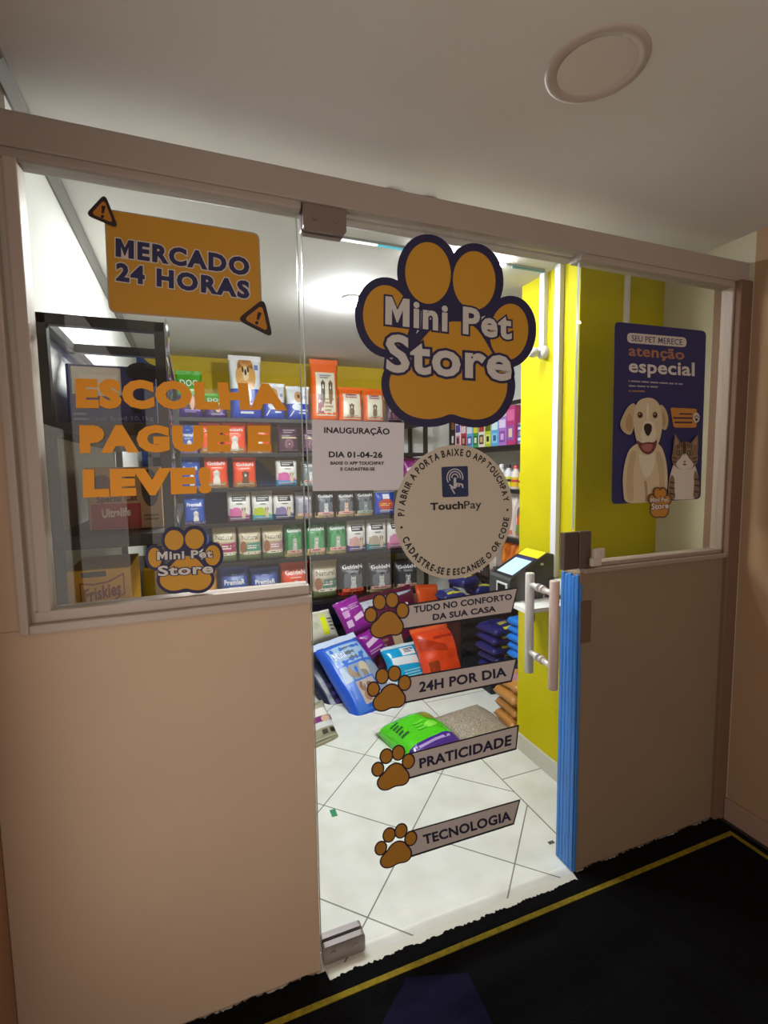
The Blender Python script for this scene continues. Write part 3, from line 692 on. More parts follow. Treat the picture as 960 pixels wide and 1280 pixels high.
dz(sm([(150, 535), (110, 560), (78, 620), (62, 665), (75, 705), (110, 730), (135, 725), (150, 660), (165, 580)]), 1, 3)                # left ear
dz(sm([(120, 590), (95, 650), (100, 700), (130, 715), (140, 650)]), 2, 4)
dz(sm([(300, 540), (335, 575), (352, 630), (345, 690), (325, 705), (305, 680), (295, 600)]), 1, 3)                                    # right ear
dz(sm([(315, 585), (335, 630), (332, 680), (315, 685), (308, 630)]), 2, 4)
dz(sm([(225, 507), (175, 522), (148, 570), (142, 640), (148, 710), (165, 780), (195, 835), (235, 848), (270, 825), (300, 760), (315, 680), (312, 600), (295, 545), (265, 515)]), 0, 5)   # head
dz(sm([(205, 640), (190, 700), (180, 745), (210, 770), (262, 765), (280, 730), (270, 690), (258, 645)]), 3, 6)                       # muzzle
dz(sm([(158, 755), (185, 775), (225, 768), (262, 770), (285, 750), (275, 805), (250, 842), (215, 846), (180, 815)]), 7, 7)           # mouth
dz(sm([(185, 790), (222, 782), (262, 785), (245, 825), (215, 830), (195, 815)]), 6, 8)                                               # tongue
dz(sm([(160, 752), (190, 768), (226, 750), (262, 764), (284, 748), (262, 775), (226, 770), (188, 780)]), 3, 9)
dz(sm([(205, 668), (225, 660), (248, 668), (252, 695), (240, 725), (228, 738), (215, 728), (202, 695)]), 5, 9)                       # nose
dz(ell(181, 612, 17, 20), 8, 6); dz(ell(270, 612, 15, 20), 8, 6)
dz(ell(182, 613, 12, 14), 5, 7); dz(ell(270, 613, 11, 14), 5, 7); dz(ell(178, 608, 3, 4), 3, 8); dz(ell(267, 608, 3, 4), 3, 8)
dz(sm([(222, 540), (216, 600), (222, 650), (232, 650), (236, 600), (232, 540)]), 3, 6)
F.layers('puppy_picture', D, [M(h, .5) for h in cr])
# cat
D = []; cc = ['b9a894', '8a7058', '4f3c30', 'ddd5cb', '3a2a24', 'a98a78', '9a9a70', '6d5644']
dz(sm([(385, 880), (358, 960), (345, 1040), (352, 1112), (440, 1112), (528, 1105), (532, 1020), (515, 940), (490, 870)]), 3, 0)    # body
dz(sm([(360, 960), (346, 1040), (352, 1110), (392, 1110), (380, 1040), (385, 980)]), 1, 1)
dz(sm([(510, 930), (532, 1020), (528, 1100), (490, 1106), (500, 1030), (495, 960)]), 1, 1)
for k in range(3): dz(sm([(352, 1000 + 34 * k), (384, 1008 + 34 * k), (386, 1018 + 34 * k), (352, 1012 + 34 * k)]), 2, 2); dz(sm([(500, 985 + 36 * k), (530, 990 + 36 * k), (530, 1002 + 36 * k), (500, 996 + 36 * k)]), 2, 2)
dz([(372, 830), (378, 770), (384, 722), (402, 750), (422, 785), (410, 820)], 1, 3); dz([(383, 790), (388, 745), (410, 785)], 5, 4)
dz([(520, 830), (522, 775), (520, 726), (500, 750), (480, 775), (490, 820)], 1, 3); dz([(512, 790), (512, 750), (492, 778)], 5, 4)
dz(sm([(440, 765), (395, 785), (370, 830), (362, 880), (385, 920), (440, 940), (495, 925), (522, 880), (518, 825), (490, 782)]), 1, 5)     # head
dz(sm([(432, 840), (415, 870), (385, 895), (400, 925), (440, 938), (482, 928), (498, 900), (468, 872), (450, 840)]), 3, 6)
dz(sm([(432, 765), (427, 800), (432, 850), (446, 850), (450, 800), (446, 765)]), 2, 6)
for s_ in (-1, 1):
    for k in range(3): dz(sm([(440 + s_ * (14 + 12 * k), 772 + 5 * k), (440 + s_ * (20 + 12 * k), 774 + 5 * k), (440 + s_ * (20 + 12 * k), 806 + 4 * k), (440 + s_ * (14 + 12 * k), 802 + 4 * k)]), 2, 6)
    for k in range(2): dz(sm([(440 + s_ * 45, 868 + 20 * k), (440 + s_ * 74, 858 + 22 * k), (440 + s_ * 74, 866 + 22 * k), (440 + s_ * 45, 876 + 20 * k)]), 2, 7)
    dz(ell(440 + s_ * 32, 836, 17, 14), 4, 7); dz(ell(440 + s_ * 32, 836, 12, 10), 6, 8); dz(ell(440 + s_ * 32, 836, 5, 9), 4, 9)
dz(sm([(430, 882), (450, 882), (446, 894), (440, 899), (434, 894)]), 5, 7); dz(sm([(425, 905), (440, 899), (456, 905), (440, 910)]), 4, 7)
F.layers('cat_picture', D, [M(h, .5) for h in cc])
# its small logo
Pd = smooth_poly([(290, 1085), (262, 1110), (238, 1150), (238, 1195), (268, 1216), (290, 1208), (318, 1214), (340, 1190), (338, 1150), (316, 1110)], 2)
tz = [(277, 1072, 18, 26), (310, 1072, 18, 26), (245, 1110, 16, 24), (338, 1112, 16, 24)]
F.shape('logo_backing', [[z(*p) for p in grow(ell(*t), 9)] for t in tz] + [[z(*p) for p in grow(Pd, 8)]], M('6b4630', .5))
F.shape('logo_paw', [[z(*p) for p in ell(*t)] for t in tz] + [[z(*p) for p in Pd]], M('c58a3e', .5))
F.text('Mini Pet', z(235, 1128), z(342, 1122), z(235, 1100), z(342, 1098), M('dcd2c8', .5), .06, 'lettering', 1, .1, M('6b4630', .5))
F.text('Store', z(240, 1170), z(342, 1162), z(240, 1134), z(342, 1128), M('e6ddd4', .5), .05, 'lettering', 1, .1, M('6b4630', .5))
# ------------------------------------------------------------------ pet food bags
def smst(x): x = max(0, min(1, x)); return x * x * (3 - 2 * x)
class Bag:
    """a filled bag in its own frame: x across (-w/2..w/2), z up (0..h), front towards -y"""
    def __init__(s, w, h, t, kind='stand', seed=0, wr=.10):
        s.w, s.h, s.t, s.kind, s.seed, s.wr = w, h, t, kind, seed, wr
        s.hb = h * (.935 if kind != 'brick' else 1)
    def F(s, u, v):
        a = max(0, 1 - abs(2 * u - 1) ** 3.2) ** .5
        if s.kind == 'stand': g = (.62 + .38 * smst(v / .14)) * smst((1 - v) / .42) ** .75
        elif s.kind == 'brick': g = max(0, 1 - abs(2 * v - 1) ** 8) ** .4
        else: g = max(0, 1 - abs(2 * v - 1) ** 3.0) ** .55
        n = noise.noise(Vector((u * 2.6 * s.w / .2, v * 2.6 * s.h / .25, s.seed * 3.7))) + .5 * noise.noise(Vector((u * 7, v * 7, s.seed * 5.1)))
        return a * g * (1 + s.wr * n)
    def pos(s, u, v, side=-1, off=0):
        x = (u - .5) * s.w * (1 - .05 * math.sin(PI * min(1, v)) - (.03 * noise.noise(Vector((v * 4, s.seed, 1.3)))))
        return Vector((x, side * (s.t / 2 * s.F(u, v) + off), v * s.hb))
    def body(s, root, mats, bandf=None):
        nu, nv = 14, 18; vs = []; fs = []; fm = []
        idx = {}
        for sd in (-1, 1):
            for j in range(nv + 1):
                for i in range(nu + 1):
                    if sd == 1 and i in (0, nu): idx[sd, i, j] = idx[-1, i, j]; continue
                    idx[sd, i, j] = len(vs); vs.append(s.pos(i / nu, j / nv, sd))
        for sd in (-1, 1):
            for j in range(nv):
                for i in range(nu):
                    q = [idx[sd, i, j], idx[sd, i + 1, j], idx[sd, i + 1, j + 1], idx[sd, i, j + 1]]
                    fs.append(tuple(q if sd == -1 else q[::-1])); fm.append(bandf((j + .5) / nv) if bandf else 0)
        if s.kind == 'stand':
            for i in range(nu): 
                q = [idx[-1, i, 0], idx[1, i, 0], idx[1, i + 1, 0], idx[-1, i + 1, 0]]
                q = list(dict.fromkeys(q))
                if len(q) > 2: fs.append(tuple(q)); fm.append(bandf(0.01) if bandf else 0)
        return mesh('body', vs, fs, mats, root, fm, True)
    def seal(s, root, mat):
        n = 16; vs = []; fs = []
        for k in range(n + 1):
            x = (k / n - .5) * s.w * .995; yy = .004 * noise.noise(Vector((k * .35, s.seed, 2))) ; dz_ = .004 * noise.noise(Vector((k * .5, s.seed, 7)))
            vs += [(x, -.0012, s.hb * .985), (x, yy - .0012, s.h + dz_), (x, yy + .0012, s.h + dz_), (x, .0012, s.hb * .985)]
        for k in range(n):
            a = 4 * k; b = a + 4
            fs += [(a, b, b + 1, a + 1), (a + 1, b + 1, b + 2, a + 2), (a + 2, b + 2, b + 3, a + 3)]
        fs += [(0, 1, 2, 3), (4 * n + 3, 4 * n + 2, 4 * n + 1, 4 * n)]
        return mesh('top_seal', vs, fs, mat, root)
    def prints(s, root, items, rough):
        mats = []; mi = {}; vs = []; fs = []; fm = []
        tv = []; tf = []; tm = []; tmats = []; tmi = {}
        asp = s.w / s.hb
        def mat_of(h):
            if h not in mi: mi[h] = len(mats); mats.append(film(h, rough))
            return mi[h]
        lay = [0]
        def grid(fn, nu, nv, h):
            off = .0016 + .0003 * lay[0]; o = len(vs)
            for j in range(nv + 1):
                for i in range(nu + 1):
                    u, v = fn(i / nu, j / nv); vs.append(s.pos(min(1, max(0, u)), min(.999, max(0, v)), -1, off))
            for j in range(nv):
                for i in range(nu):
                    a = o + j * (nu + 1) + i; fs.append((a, a + 1, a + nu + 2, a + nu + 1)); fm.append(mat_of(h))
            lay[0] += 1
        def el(cu, cv, ru, rv, h, rot=0):
            c_, s_ = math.cos(rot), math.sin(rot)
            def fn(a, r):
                x = ru * r * math.cos(2 * PI * a); y = rv * r * math.sin(2 * PI * a) / asp
                return cu + x * c_ - y * s_ * asp, cv + x * s_ / 1 + y * c_
            grid(fn, 16, 3, h)
        for it in items:
            k = it[0]
            if k == 'r': _, u0, v0, u1, v1, h = it; grid(lambda a, b: (u0 + (u1 - u0) * a, v0 + (v1 - v0) * b), max(2, int(10 * (u1 - u0))), max(2, int(12 * (v1 - v0))), h)
            elif k == 'e': el(*it[1:])
            elif k == 'q':
                _, pts, h = it; qm = quadmap(*pts); grid(lambda a, b: qm(a, b), 7, 7, h)
            elif k == 'bars':
                _, u0, v0, u1, v1, n, h = it
                for j in range(n):
                    vv = v1 - (v1 - v0) * (j + .2) / n; hh = (v1 - v0) / n * .5; e = u1 - (u1 - u0) * (.0, .25, .1, .35)[j % 4]
                    grid(lambda a, b: (u0 + (e - u0) * a, vv - hh * b), 4, 1, h)
            elif k == 'dog':
                _, cu, cv, z_, h, h2 = it
                el(cu, cv - .9 * z_ / asp * asp, z_ * .75, z_ * 1.0, h); el(cu, cv + .35 * z_ / asp * asp, z_ * .55, z_ * .55, h)
                el(cu - z_ * .5, cv + .35 * z_, z_ * .2, z_ * .42, h2, .3); el(cu + z_ * .5, cv + .35 * z_, z_ * .2, z_ * .42, h2, -.3)
                el(cu, cv + .2 * z_, z_ * .24, z_ * .2, 'f2ece2'); el(cu, cv + .26 * z_, z_ * .1, z_ * .08, '1b1715')
                el(cu - z_ * .2, cv + .48 * z_, z_ * .07, z_ * .07, '1b1715'); el(cu + z_ * .2, cv + .48 * z_, z_ * .07, z_ * .07, '1b1715')
            elif k == 'cat':
                _, cu, cv, z_, h, h2 = it
                el(cu, cv - 1.0 * z_, z_ * .6, z_ * 1.1, h); el(cu, cv + .35 * z_, z_ * .48, z_ * .42, h)
                for sg in (-1, 1):
                    x = cu + sg * z_ * .3; b = cv + .55 * z_
                    grid(lambda a, t_: (x + (a - .5) * z_ * .38 * (1 - t_) + sg * t_ * z_ * .08, b + t_ * z_ * .55), 3, 3, h)
                    el(cu + sg * z_ * .18, cv + .42 * z_, z_ * .08, z_ * .08, h2)
                el(cu, cv + .2 * z_, z_ * .16, z_ * .12, 'efe9e0')
            elif k == 't':
                _, body, u0, v0, u1, v1, h, bold = it
                if h not in tmi: tmi[h] = len(tmats); tmats.append(film(h, rough))
                v, f, gd = glyphs(body, bold * .45, 1.0, 2); o = len(tv)
                for j, (x, y) in enumerate(v):
                    tv.append(s.pos(u0 + (u1 - u0) * x, min(.995, max(.005, v0 + (v1 - v0) * y)), -1, .0034 + .0003 * min(lay[0], 12) + .00003 * gd[j]))
                tf += [tuple(o + i for i in g) for g in f]; tm += [tmi[h]] * len(f)
        pr = mesh('front_print', vs, fs, mats, root, fm, True) if vs else root
        if tv: mesh('lettering', tv, tf, tmats, pr, tm)
def make_bag(label, group, w, h, t, design, loc=(0, 0, 0), rot=(0, 0, 0), kind='stand', seed=None, mat=None, rough=.3, wr=.10, name='food_bag', cat='pet food bag'):
    seed = random.random() * 50 if seed is None else seed
    root = empty(name, loc, rot, label, cat, group)
    if mat is not None: root.matrix_world = mat
    b = Bag(w, h, t, kind, seed, wr)
    cols = design['c'] if isinstance(design['c'], list) else [design['c']]
    br = design.get('b', [])
    def bandf(v):
        k = 0
        for i, lim in enumerate(br):
            if v > lim: k = i + 1
        return k
    b.body(root, [film(c, rough) for c in cols], bandf if br else None)
    if kind != 'brick': b.seal(root, film(design.get('s', cols[-1]), rough))
    b.prints(root, design.get('i', []), rough)
    return root
WH = 'f1f0ee'
def premier(c='2450a8'):
    return dict(c=c, i=[('t', 'PremieR', .14, .62, .86, .75, WH, .09), ('bars', .3, .5, .7, .57, 2, 'b9c8ea'), ('bars', .4, .84, .6, .88, 1, 'b9c8ea'), ('dog', .56, .28, .17, 'eeeae4', 'd2c8bb'), ('r', .0, .0, 1, .1, '7e6d9e'), ('bars', .1, .03, .9, .08, 1, WH)])
def golden(dogc='ece6dc', ear='cfc4b4', c='ee4f26', base='b98a52', top=WH):
    return dict(c=c, i=[('r', 0, 0, 1, .2, base), ('t', 'GoldeN', .14, .74, .86, .86, top, .09), ('bars', .3, .64, .7, .69, 1, 'ffd9c8'), ('dog', .5, .38, .2, dogc, ear), ('bars', .15, .05, .85, .14, 2, 'f4e6cf')])
def golden_cat(c='22252a', halo='6a6f78', catc='d8d6d4', base='c9b37f', gatos=False, mid='e9b7ad'):
    it = [('r', 0, 0, 1, .2, base), ('e', .5, .42, .36, .36, halo), ('cat', .5, .36, .21, catc, '4a7f58'), ('r', .12, .12, .88, .22, mid), ('bars', .2, .14, .8, .2, 1, '7a2f30'), ('t', 'GoldeN', .13, .76, .87, .87, WH, .09)]
    if gatos: it += [('t', 'Gatos', .32, .66, .68, .73, 'c9ccd2', .04)]
    return dict(c=c, i=it)
def natural(mid, c='d9cdb0'):
    return dict(c=[ '6f7f52', c, 'c8b996'], b=[.2, .86], s='b7a680', i=[('t', 'Natural', .14, .66, .86, .8, '6e5b3a', .03), ('r', .04, .3, .96, .58, 'b7a98a'), ('q', ((.3, .3), (.96, .3), (.36, .54), (.96, .56)), mid), ('bars', .38, .36, .9, .5, 2, 'f2e6de'), ('e', .2, .42, .14, .14, 'a06a4c'), ('r', .2, .2, .92, .27, 'efe6d2'), ('bars', .24, .21, .88, .26, 1, '7a6a4a')])
def superp(mid, bot, c='eceae6', top='c9c2ba'):
    return dict(c=[bot, c, top], b=[.2, .9], s=top, i=[('r', .2, .68, .8, .86, '2a2d30'), ('bars', .25, .71, .75, .84, 2, 'd8d8d6'), ('q', ((.06, .2), (.94, .2), (.1, .46), (.7, .34)), mid), ('e', .36, .36, .22, .1, mid), ('dog', .68, .37, .12, 'd8c3a8', '8a6a4c'), ('bars', .1, .05, .9, .15, 2, 'd6d3e4'), ('bars', .36, .58, .64, .63, 1, '6a6a6e')])
def dogbag(): return dict(c=['3c1f74', '4aa52c'], b=[.5], s='4aa52c', i=[('t', 'DOG', .16, .7, .84, .86, WH, .05), ('bars', .45, .58, .82, .65, 1, 'cfe8bd'), ('dog', .5, .36, .15, '3a302c', '2a2220'), ('e', .6, .34, .1, .1, 'e0a888'), ('bars', .3, .1, .9, .18, 2, 'a88fd8')])
def pombag(small=False):
    it = [('e', .5, .78, .26, .2, 'c98a45'), ('e', .5, .7, .32, .14, 'dca65c'), ('q', ((.26, .84), (.42, .88), (.3, .95), (.32, .95)), '9a5f2c'), ('q', ((.58, .88), (.74, .84), (.68, .95), (.7, .95)), '9a5f2c'), ('e', .5, .76, .1, .07, 'f0d8b0'), ('e', .5, .78, .035, .03, '1b1715'), ('e', .42, .83, .03, .03, '1b1715'), ('e', .58, .83, .03, .03, '1b1715'), ('r', .78, .83, .9, .92, '6c86b8'),
          ('e', .5, .4, .16, .1, 'dfe6f2'), ('bars', .3, .06, .75, .28, 3, 'dfe6f2')]
    return dict(c=['2648b4', 'edeff2'], b=[.52], s='e8e8ea', i=it)
def tidy(small=True):
    return dict(c=['2648b4', 'e6e9ee'], b=[.5], s='dadde4', i=[('e', .5, .72, .18, .14, 'c99a62'), ('e', .5, .74, .06, .05, '2a211c'), ('e', .4, .4, .2, .08, 'dfe6f2'), ('bars', .5, .16, .9, .34, 2, 'dfe6f2'), ('q', ((.1, .1), (.16, .1), (.28, .3), (.32, .3)), 'dfe6f2'), ('r', .76, .66, .88, .76, '8aa0cc')])
def special(big=False):
    it = [('r', .16, .06, .88, .86, 'e3dcc4'), ('r', .28, .72, .74, .85, '8c1f2c'), ('t', 'Special', .3, .75, .72, .82, WH, .05), ('dog', .5, .4, .14, '6d543c', '4c3826'), ('bars', .3, .1, .75, .18, 2, '9a8a6a')]
    if big: it = [('r', .16, .08, .86, .84, 'e3dcc4'), ('r', .22, .12, .42, .46, '8c1f2c'), ('bars', .46, .14, .8, .4, 4, 'b0906a'), ('dog', .4, .56, .1, '5a4a3c', '44362a'), ('dog', .68, .56, .1, '7d5c3c', '4c3826'), ('bars', .3, .72, .7, .8, 2, '8a8f9a')]
    return dict(c='f0681c', i=it)
def royal(): return dict(c='4b2b40', i=[('bars', .25, .7, .8, .86, 2, 'b9a4b4'), ('r', .18, .52, .84, .57, 'd8c39a'), ('e', .5, .32, .2, .16, '8e5f74'), ('dog', .5, .3, .12, '6e4a58', '573645'), ('bars', .1, .06, .9, .13, 1, '8e7286')])
def blueorange(): return dict(c='2347b0', s='cfd6e6', i=[('r', .0, .86, 1, 1, 'cdd6ea'), ('r', .34, .62, .66, .8, 'e8ecf6'), ('e', .5, .4, .36, .2, 'c8482c'), ('bars', .22, .34, .78, .46, 2, 'f0d27a'), ('bars', .2, .08, .8, .2, 2, 'c9d4ee')])
G = {'dog': dogbag, 'pom': pombag, 'tidy': tidy, 'special': special, 'royal': royal, 'bo': blueorange}
YR = 2.42
def row(zs, items, group, depth=.09, yf=YR):
    for (x0, x1, ytop, design, label) in items:
        a = at(x0, ytop, 'Y', yf); b = at(x1, ytop, 'Y', yf)
        w = (b.x - a.x) * .985; h = (a.z + b.z) / 2 - zs - .001
        make_bag(label, group, w, h, min(depth, w * .55), design, ((a.x + b.x) / 2, yf + depth / 2, zs + .001), (0, 0, random.uniform(-.05, .05)))
SH = [(.10, None), (.42, 'r6'), (.772, 'r5'), (1.062, 'r4'), (1.316, 'r3'), (1.564, 'r2'), (1.812, 'r1')]
rk = wroot('shelf_rack', (.82, 2.57, 0), label='wide black shelf rack along the yellow and navy back wall', cat='shelf rack')
m_rack = M('17181b', .45)
for z_, _ in SH: B().box(-.28, 1.80, YR - .035, 2.72, z_ - .028, z_, .002).build('shelf', m_rack, rk)
for x in (-.28, 1.785):
    for y in (YR - .035, 2.69): B().box(x, x + .03, y, y + .03, 0, 2.02 if x > 1 else 1.84, .002).build('post', m_rack, rk)
gp = 'bags on the %s shelf of the back rack'
row(1.813, [(218, 252, 462, dogbag(), 'large green and purple bag marked DOG at the left end of the top shelf'),
            (254, 284, 491, dogbag(), 'smaller green and purple bag marked DOG, right of the large one on the top shelf'),
            (285, 327, 443, pombag(), 'tall white and blue bag with a fluffy orange dog on the top shelf'),
            (328, 357, 478, tidy(), 'white and blue bag just right of the tall fluffy dog bag'),
            (358, 388, 482, tidy(), 'white and blue bag left of the tall orange bag on the top shelf'),
            (388, 424, 448, special(True), 'tall orange bag with a cream panel on the top shelf'),
            (424, 455, 483, special(), 'short orange bag with a red name label, beside the tall orange bag'),
            (455, 482, 485, special(), 'short orange bag with a red name label, farther right, partly behind the paw sticker'),
            (484, 505, 497, royal(), 'dark red bag at the right end of the top shelf behind the paw sticker')], gp % 'top', .1)
row(1.565, [(222, 246, 530, premier(), 'blue bag at the left end of the second shelf'),
            (248, 276, 528, golden(), 'orange-red bag nearest the blue one on the second shelf'),
            (277, 308, 527, golden(), 'orange-red bag in the middle of three on the second shelf'),
            (308, 340, 526, golden(), 'orange-red bag rightmost of three on the second shelf'),
            (346, 375, 529, royal(), 'dark plum bag on the second shelf left of its twin'),
            (376, 402, 530, royal(), 'dark plum bag on the second shelf tucked against the paper notice')], gp % 'second')
row(1.317, [(203, 223, 573, premier(), 'blue bag half hidden behind the near rack post, third shelf'),
            (224, 250, 571, premier(), 'blue bag marked PremieR on the third shelf'),
            (254, 285, 569, golden(), 'orange bag with a white dog on the third shelf'),
            (290, 321, 571, golden('6a4a34', '4a3424'), 'orange bag with a brown dog on the third shelf'),
            (344, 373, 569, superp('d86aa8', '3c9ad8', top='6d5a4c'), 'white bag with pink and sky blue patches alone on the third shelf'),
            (376, 400, 574, golden_cat('4a5450', '7c8a84', 'd8dcd8', 'b8c4ba'), 'grey-green cat food bag on the third shelf by the paper notice')], gp % 'third')
row(1.063, [(228, 256, 617, premier('2f58b4'), 'blue bag with a white dog alone at the left of the fourth shelf'),
            (283, 314, 612, superp('d870a8', '8a4a78'), 'white bag with a pink patch and plum base on the fourth shelf'),
            (314, 342, 613, superp('b9c832', '3cb8c8'), 'white bag with a lime patch and cyan base on the fourth shelf'),
            (341, 369, 613, superp('8a7aa8', '2c4a80', top='7a6858'), 'white bag with a navy base on the fourth shelf'),
            (369, 392, 615, golden_cat('8a8a90', 'a9a8b8', '6a6880', 'b8a868'), 'silver grey cat food bag on the fourth shelf'),
            (394, 420, 612, golden_cat(), 'black cat food bag, left of three on the fourth shelf'),
            (421, 445, 612, golden_cat(catc='e6b9a4'), 'black cat food bag with a peach cat, middle of three on the fourth shelf'),
            (444, 469, 611, golden_cat(catc='8aa0a4', mid='a8c4b4'), 'black cat food bag with a grey cat, right of three on the fourth shelf'),
            (469, 496, 609, blueorange(), 'bright blue bag with an orange mark at the right of the fourth shelf')], gp % 'fourth')
gc = lambda: golden_cat('1f7a40', '57a06a', 'cfcac2', 'c9b37f')
row(.773, [(236, 262, 657, premier(), 'blue bag mostly behind the small paw sticker, fifth shelf'),
           (264, 296, 657, natural('b03a6a'), 'cream bag with a crimson label, left of three on the fifth shelf'),
           (297, 327, 658, natural('4a9a88'), 'cream bag with a teal label, middle of three on the fifth shelf'),
           (327, 355, 657, natural('c08a94'), 'cream bag with a dusty pink label, right of three on the fifth shelf'),
           (355, 380, 653, gc(), 'dark green cat food bag left of two others on the fifth shelf'),
           (381, 409, 651, gc(), 'dark green cat food bag in the middle of three on the fifth shelf'),
           (409, 435, 650, gc(), 'dark green cat food bag beside the white bags on the fifth shelf'),
           (434, 459, 649, superp('d8a8a0', '4a3a8a'), 'white bag with a purple base on the fifth shelf'),
           (459, 485, 647, superp('b8a898', '2a8a88'), 'white bag with a teal base on the fifth shelf'),
           (485, 508, 646, superp('d890b0', 'c86a9a'), 'white bag with a pink base at the edge of the round sticker, fifth shelf')], gp % 'fifth')
row(.421, [(236, 272, 716, dict(c='d8933a', i=[('bars', .2, .6, .8, .8, 2, 'f2e2b0')]), 'yellow-orange bag under the small paw sticker on the lowest shelf'),
           (274, 312, 710, premier(), 'blue bag marked PremieR, left of two on the lowest shelf'),
           (313, 350, 711, premier(), 'blue bag marked PremieR, right of two on the lowest shelf'),
           (351, 388, 704, golden(), 'orange bag marked GoldeN above the end of the window sill'),
           (391, 424, 702, natural('4a8a78', 'd3cbb4'), 'large cream and green bag just inside the door on the lowest shelf'),
           (424, 459, 698, golden_cat(gatos=True, base='c8352c', mid='e86a4a'), 'large black cat food bag with a red base on the lowest shelf'),
           (461, 494, 699, golden_cat(gatos=True), 'large black cat food bag, second from left on the lowest shelf'),
           (495, 526, 700, golden_cat(c='33373c', halo='4a4e54', gatos=True), 'large black cat food bag behind the maroon bag on the lowest shelf')], gp % 'lowest', .14, YR)
# magenta pouch on the end of the rack
a = at(506, 572, 'Y', YR); b_ = at(531, 572, 'Y', YR)
make_bag('magenta bag at the right end of the back rack behind the round sticker', None, b_.x - a.x, a.z - 1.319, .07, dict(c='8c1f7a', i=[('q', ((.1, .5), (.9, .7), (.1, .62), (.9, .84)), 'e8c9e4'), ('bars', .2, .2, .8, .4, 3, 'd9a8d4')]), ((a.x + b_.x) / 2, YR + .04, 1.318))

# ------------------------------------------------------------------ big bags heaped on the floor
def quad_bag(label, bl, br, tr, tl, t, design, group='bags heaped on the shop floor', kind='pillow', back=0.5, **k):
    "bag whose front face has the given four corners in space"
    bl, br, tr, tl = map(Vector, (bl, br, tr, tl))
    u = ((br - bl) + (tr - tl)) / 2; v = ((tl - bl) + (tr - br)) / 2; w = u.length; h = v.length
    u.normalize(); v = (v - u * v.dot(u)).normalized(); n = u.cross(v)            # n = u x v ; front normal
    y = v.cross(u)                                                                # local +y = z x x
    c = (bl + br) / 2 + y * (t * back)
    R = Matrix(((u.x, y.x, v.x, c.x), (u.y, y.y, v.y, c.y), (u.z, y.z, v.z, c.z), (0, 0, 0, 1)))
    return make_bag(label, group, w, h, t, design, mat=R, kind=kind, **k)
def A(px, py, ax, v): return at(px, py, ax, v)
foodpanel = [('r', .1, .08, .92, .93, '3a70d0'), ('r', .14, .64, .88, .9, 'a2c0de'), ('r', .44, .68, .64, .86, '6a6e78'), ('t', 'Mini', .18, .72, .42, .82, 'eef2f8', .06), ('q', ((.12, .42), (.88, .42), (.16, .62), (.86, .6)), '8fa3bc'), ('e', .4, .52, .14, .05, 'a5927c'), ('e', .62, .53, .09, .05, 'c3b49c'), ('e', .52, .47, .12, .03, '8a7a68'), ('r', .28, .14, .66, .4, 'b5a8a2'), ('e', .38, .33, .06, .035, '8a6652'), ('e', .52, .31, .06, .03, '7a5442'), ('e', .4, .22, .07, .035, '9a735c'), ('e', .55, .2, .06, .03, '855e4a'), ('q', ((.69, .18), (.9, .18), (.69, .54), (.9, .54)), '8e98ac'), ('bars', .16, .94, .84, .97, 1, 'c8d8f0')]
quad_bag('big blue bag with food pictures leaning on the heap inside the door', A(448, 900, 'Y', 1.3), A(508, 880, 'Y', 1.38), A(440, 782, 'Y', 1.86), A(388, 806, 'Y', 1.74), .16, dict(c='2557c8', s='c9d6ea', i=foodpanel), back=.35)
bq = [A(448, 900, 'Y', 1.3), A(508, 880, 'Y', 1.38), A(440, 782, 'Y', 1.86), A(388, 806, 'Y', 1.74)]
bn = (bq[1] - bq[0]).cross(bq[3] - bq[0]).normalized(); bs = (bq[0] - bq[1]).normalized()
quad_bag('dark navy form standing in for the shaded underside of the big blue bag', *[p - bn * .125 + bs * .07 + Vector((0, .03, 0)) for p in bq], .11, dict(c='161b38', i=[('bars', .2, .3, .7, .6, 3, '4a3a78')]), back=.4)  # added body for the blue bag's dark side and the shadow below it
quad_bag('beige cat litter bag with a purple band lying left of the doorway', A(368, 950, 'Y', 1.06), A(434, 917, 'Y', 1.14), A(420, 868, 'Y', 1.34), A(366, 885, 'Y', 1.24), .13, dict(c='a79f86', s='8d8a74', i=[('r', .3, .5, .98, .64, '7a2c72'), ('r', .36, .64, .9, .84, 'e6e2dc'), ('r', .3, .36, .96, .5, 'dcdcdc'), ('e', .8, .56, .1, .1, 'd6b09a'), ('r', .62, .22, .74, .32, '4a4a42'), ('r', .8, .22, .92, .32, '2f2f2a'), ('bars', .3, .06, .9, .18, 2, 'c2bba2')]), back=.45)
quad_bag('pale bag with bright yellow bands at the back of the heap by the door edge', A(384, 806, 'Y', 1.9), A(430, 790, 'Y', 1.98), A(424, 757, 'Y', 2.12), A(386, 764, 'Y', 2.06), .12, dict(c='c9c6b4', s='dcdad0', i=[('q', ((.5, 0), (.68, 0), (.56, 1), (.74, 1)), 'd8e022'), ('q', ((.02, 0), (.12, 0), (.02, 1), (.1, 1)), 'd8e022'), ('e', .3, .5, .16, .16, 'b5b89a'), ('bars', .74, .2, .94, .7, 4, '6a6a60')]))
quad_bag('shiny magenta bag standing on the heap left of the top banner', A(438, 795, 'Y', 1.86), A(466, 780, 'Y', 1.9), A(452, 739, 'Y', 2.02), A(420, 752, 'Y', 2.0), .1, dict(c='8e2290', i=[('r', .12, .2, .34, .4, 'd8b4d8'), ('r', .12, .5, .34, .7, 'c890c8'), ('q', ((.45, .3), (.85, .36), (.45, .44), (.85, .52)), 'e2c4e4'), ('bars', .45, .66, .85, .84, 3, 'c890c8')]), rough=.18)
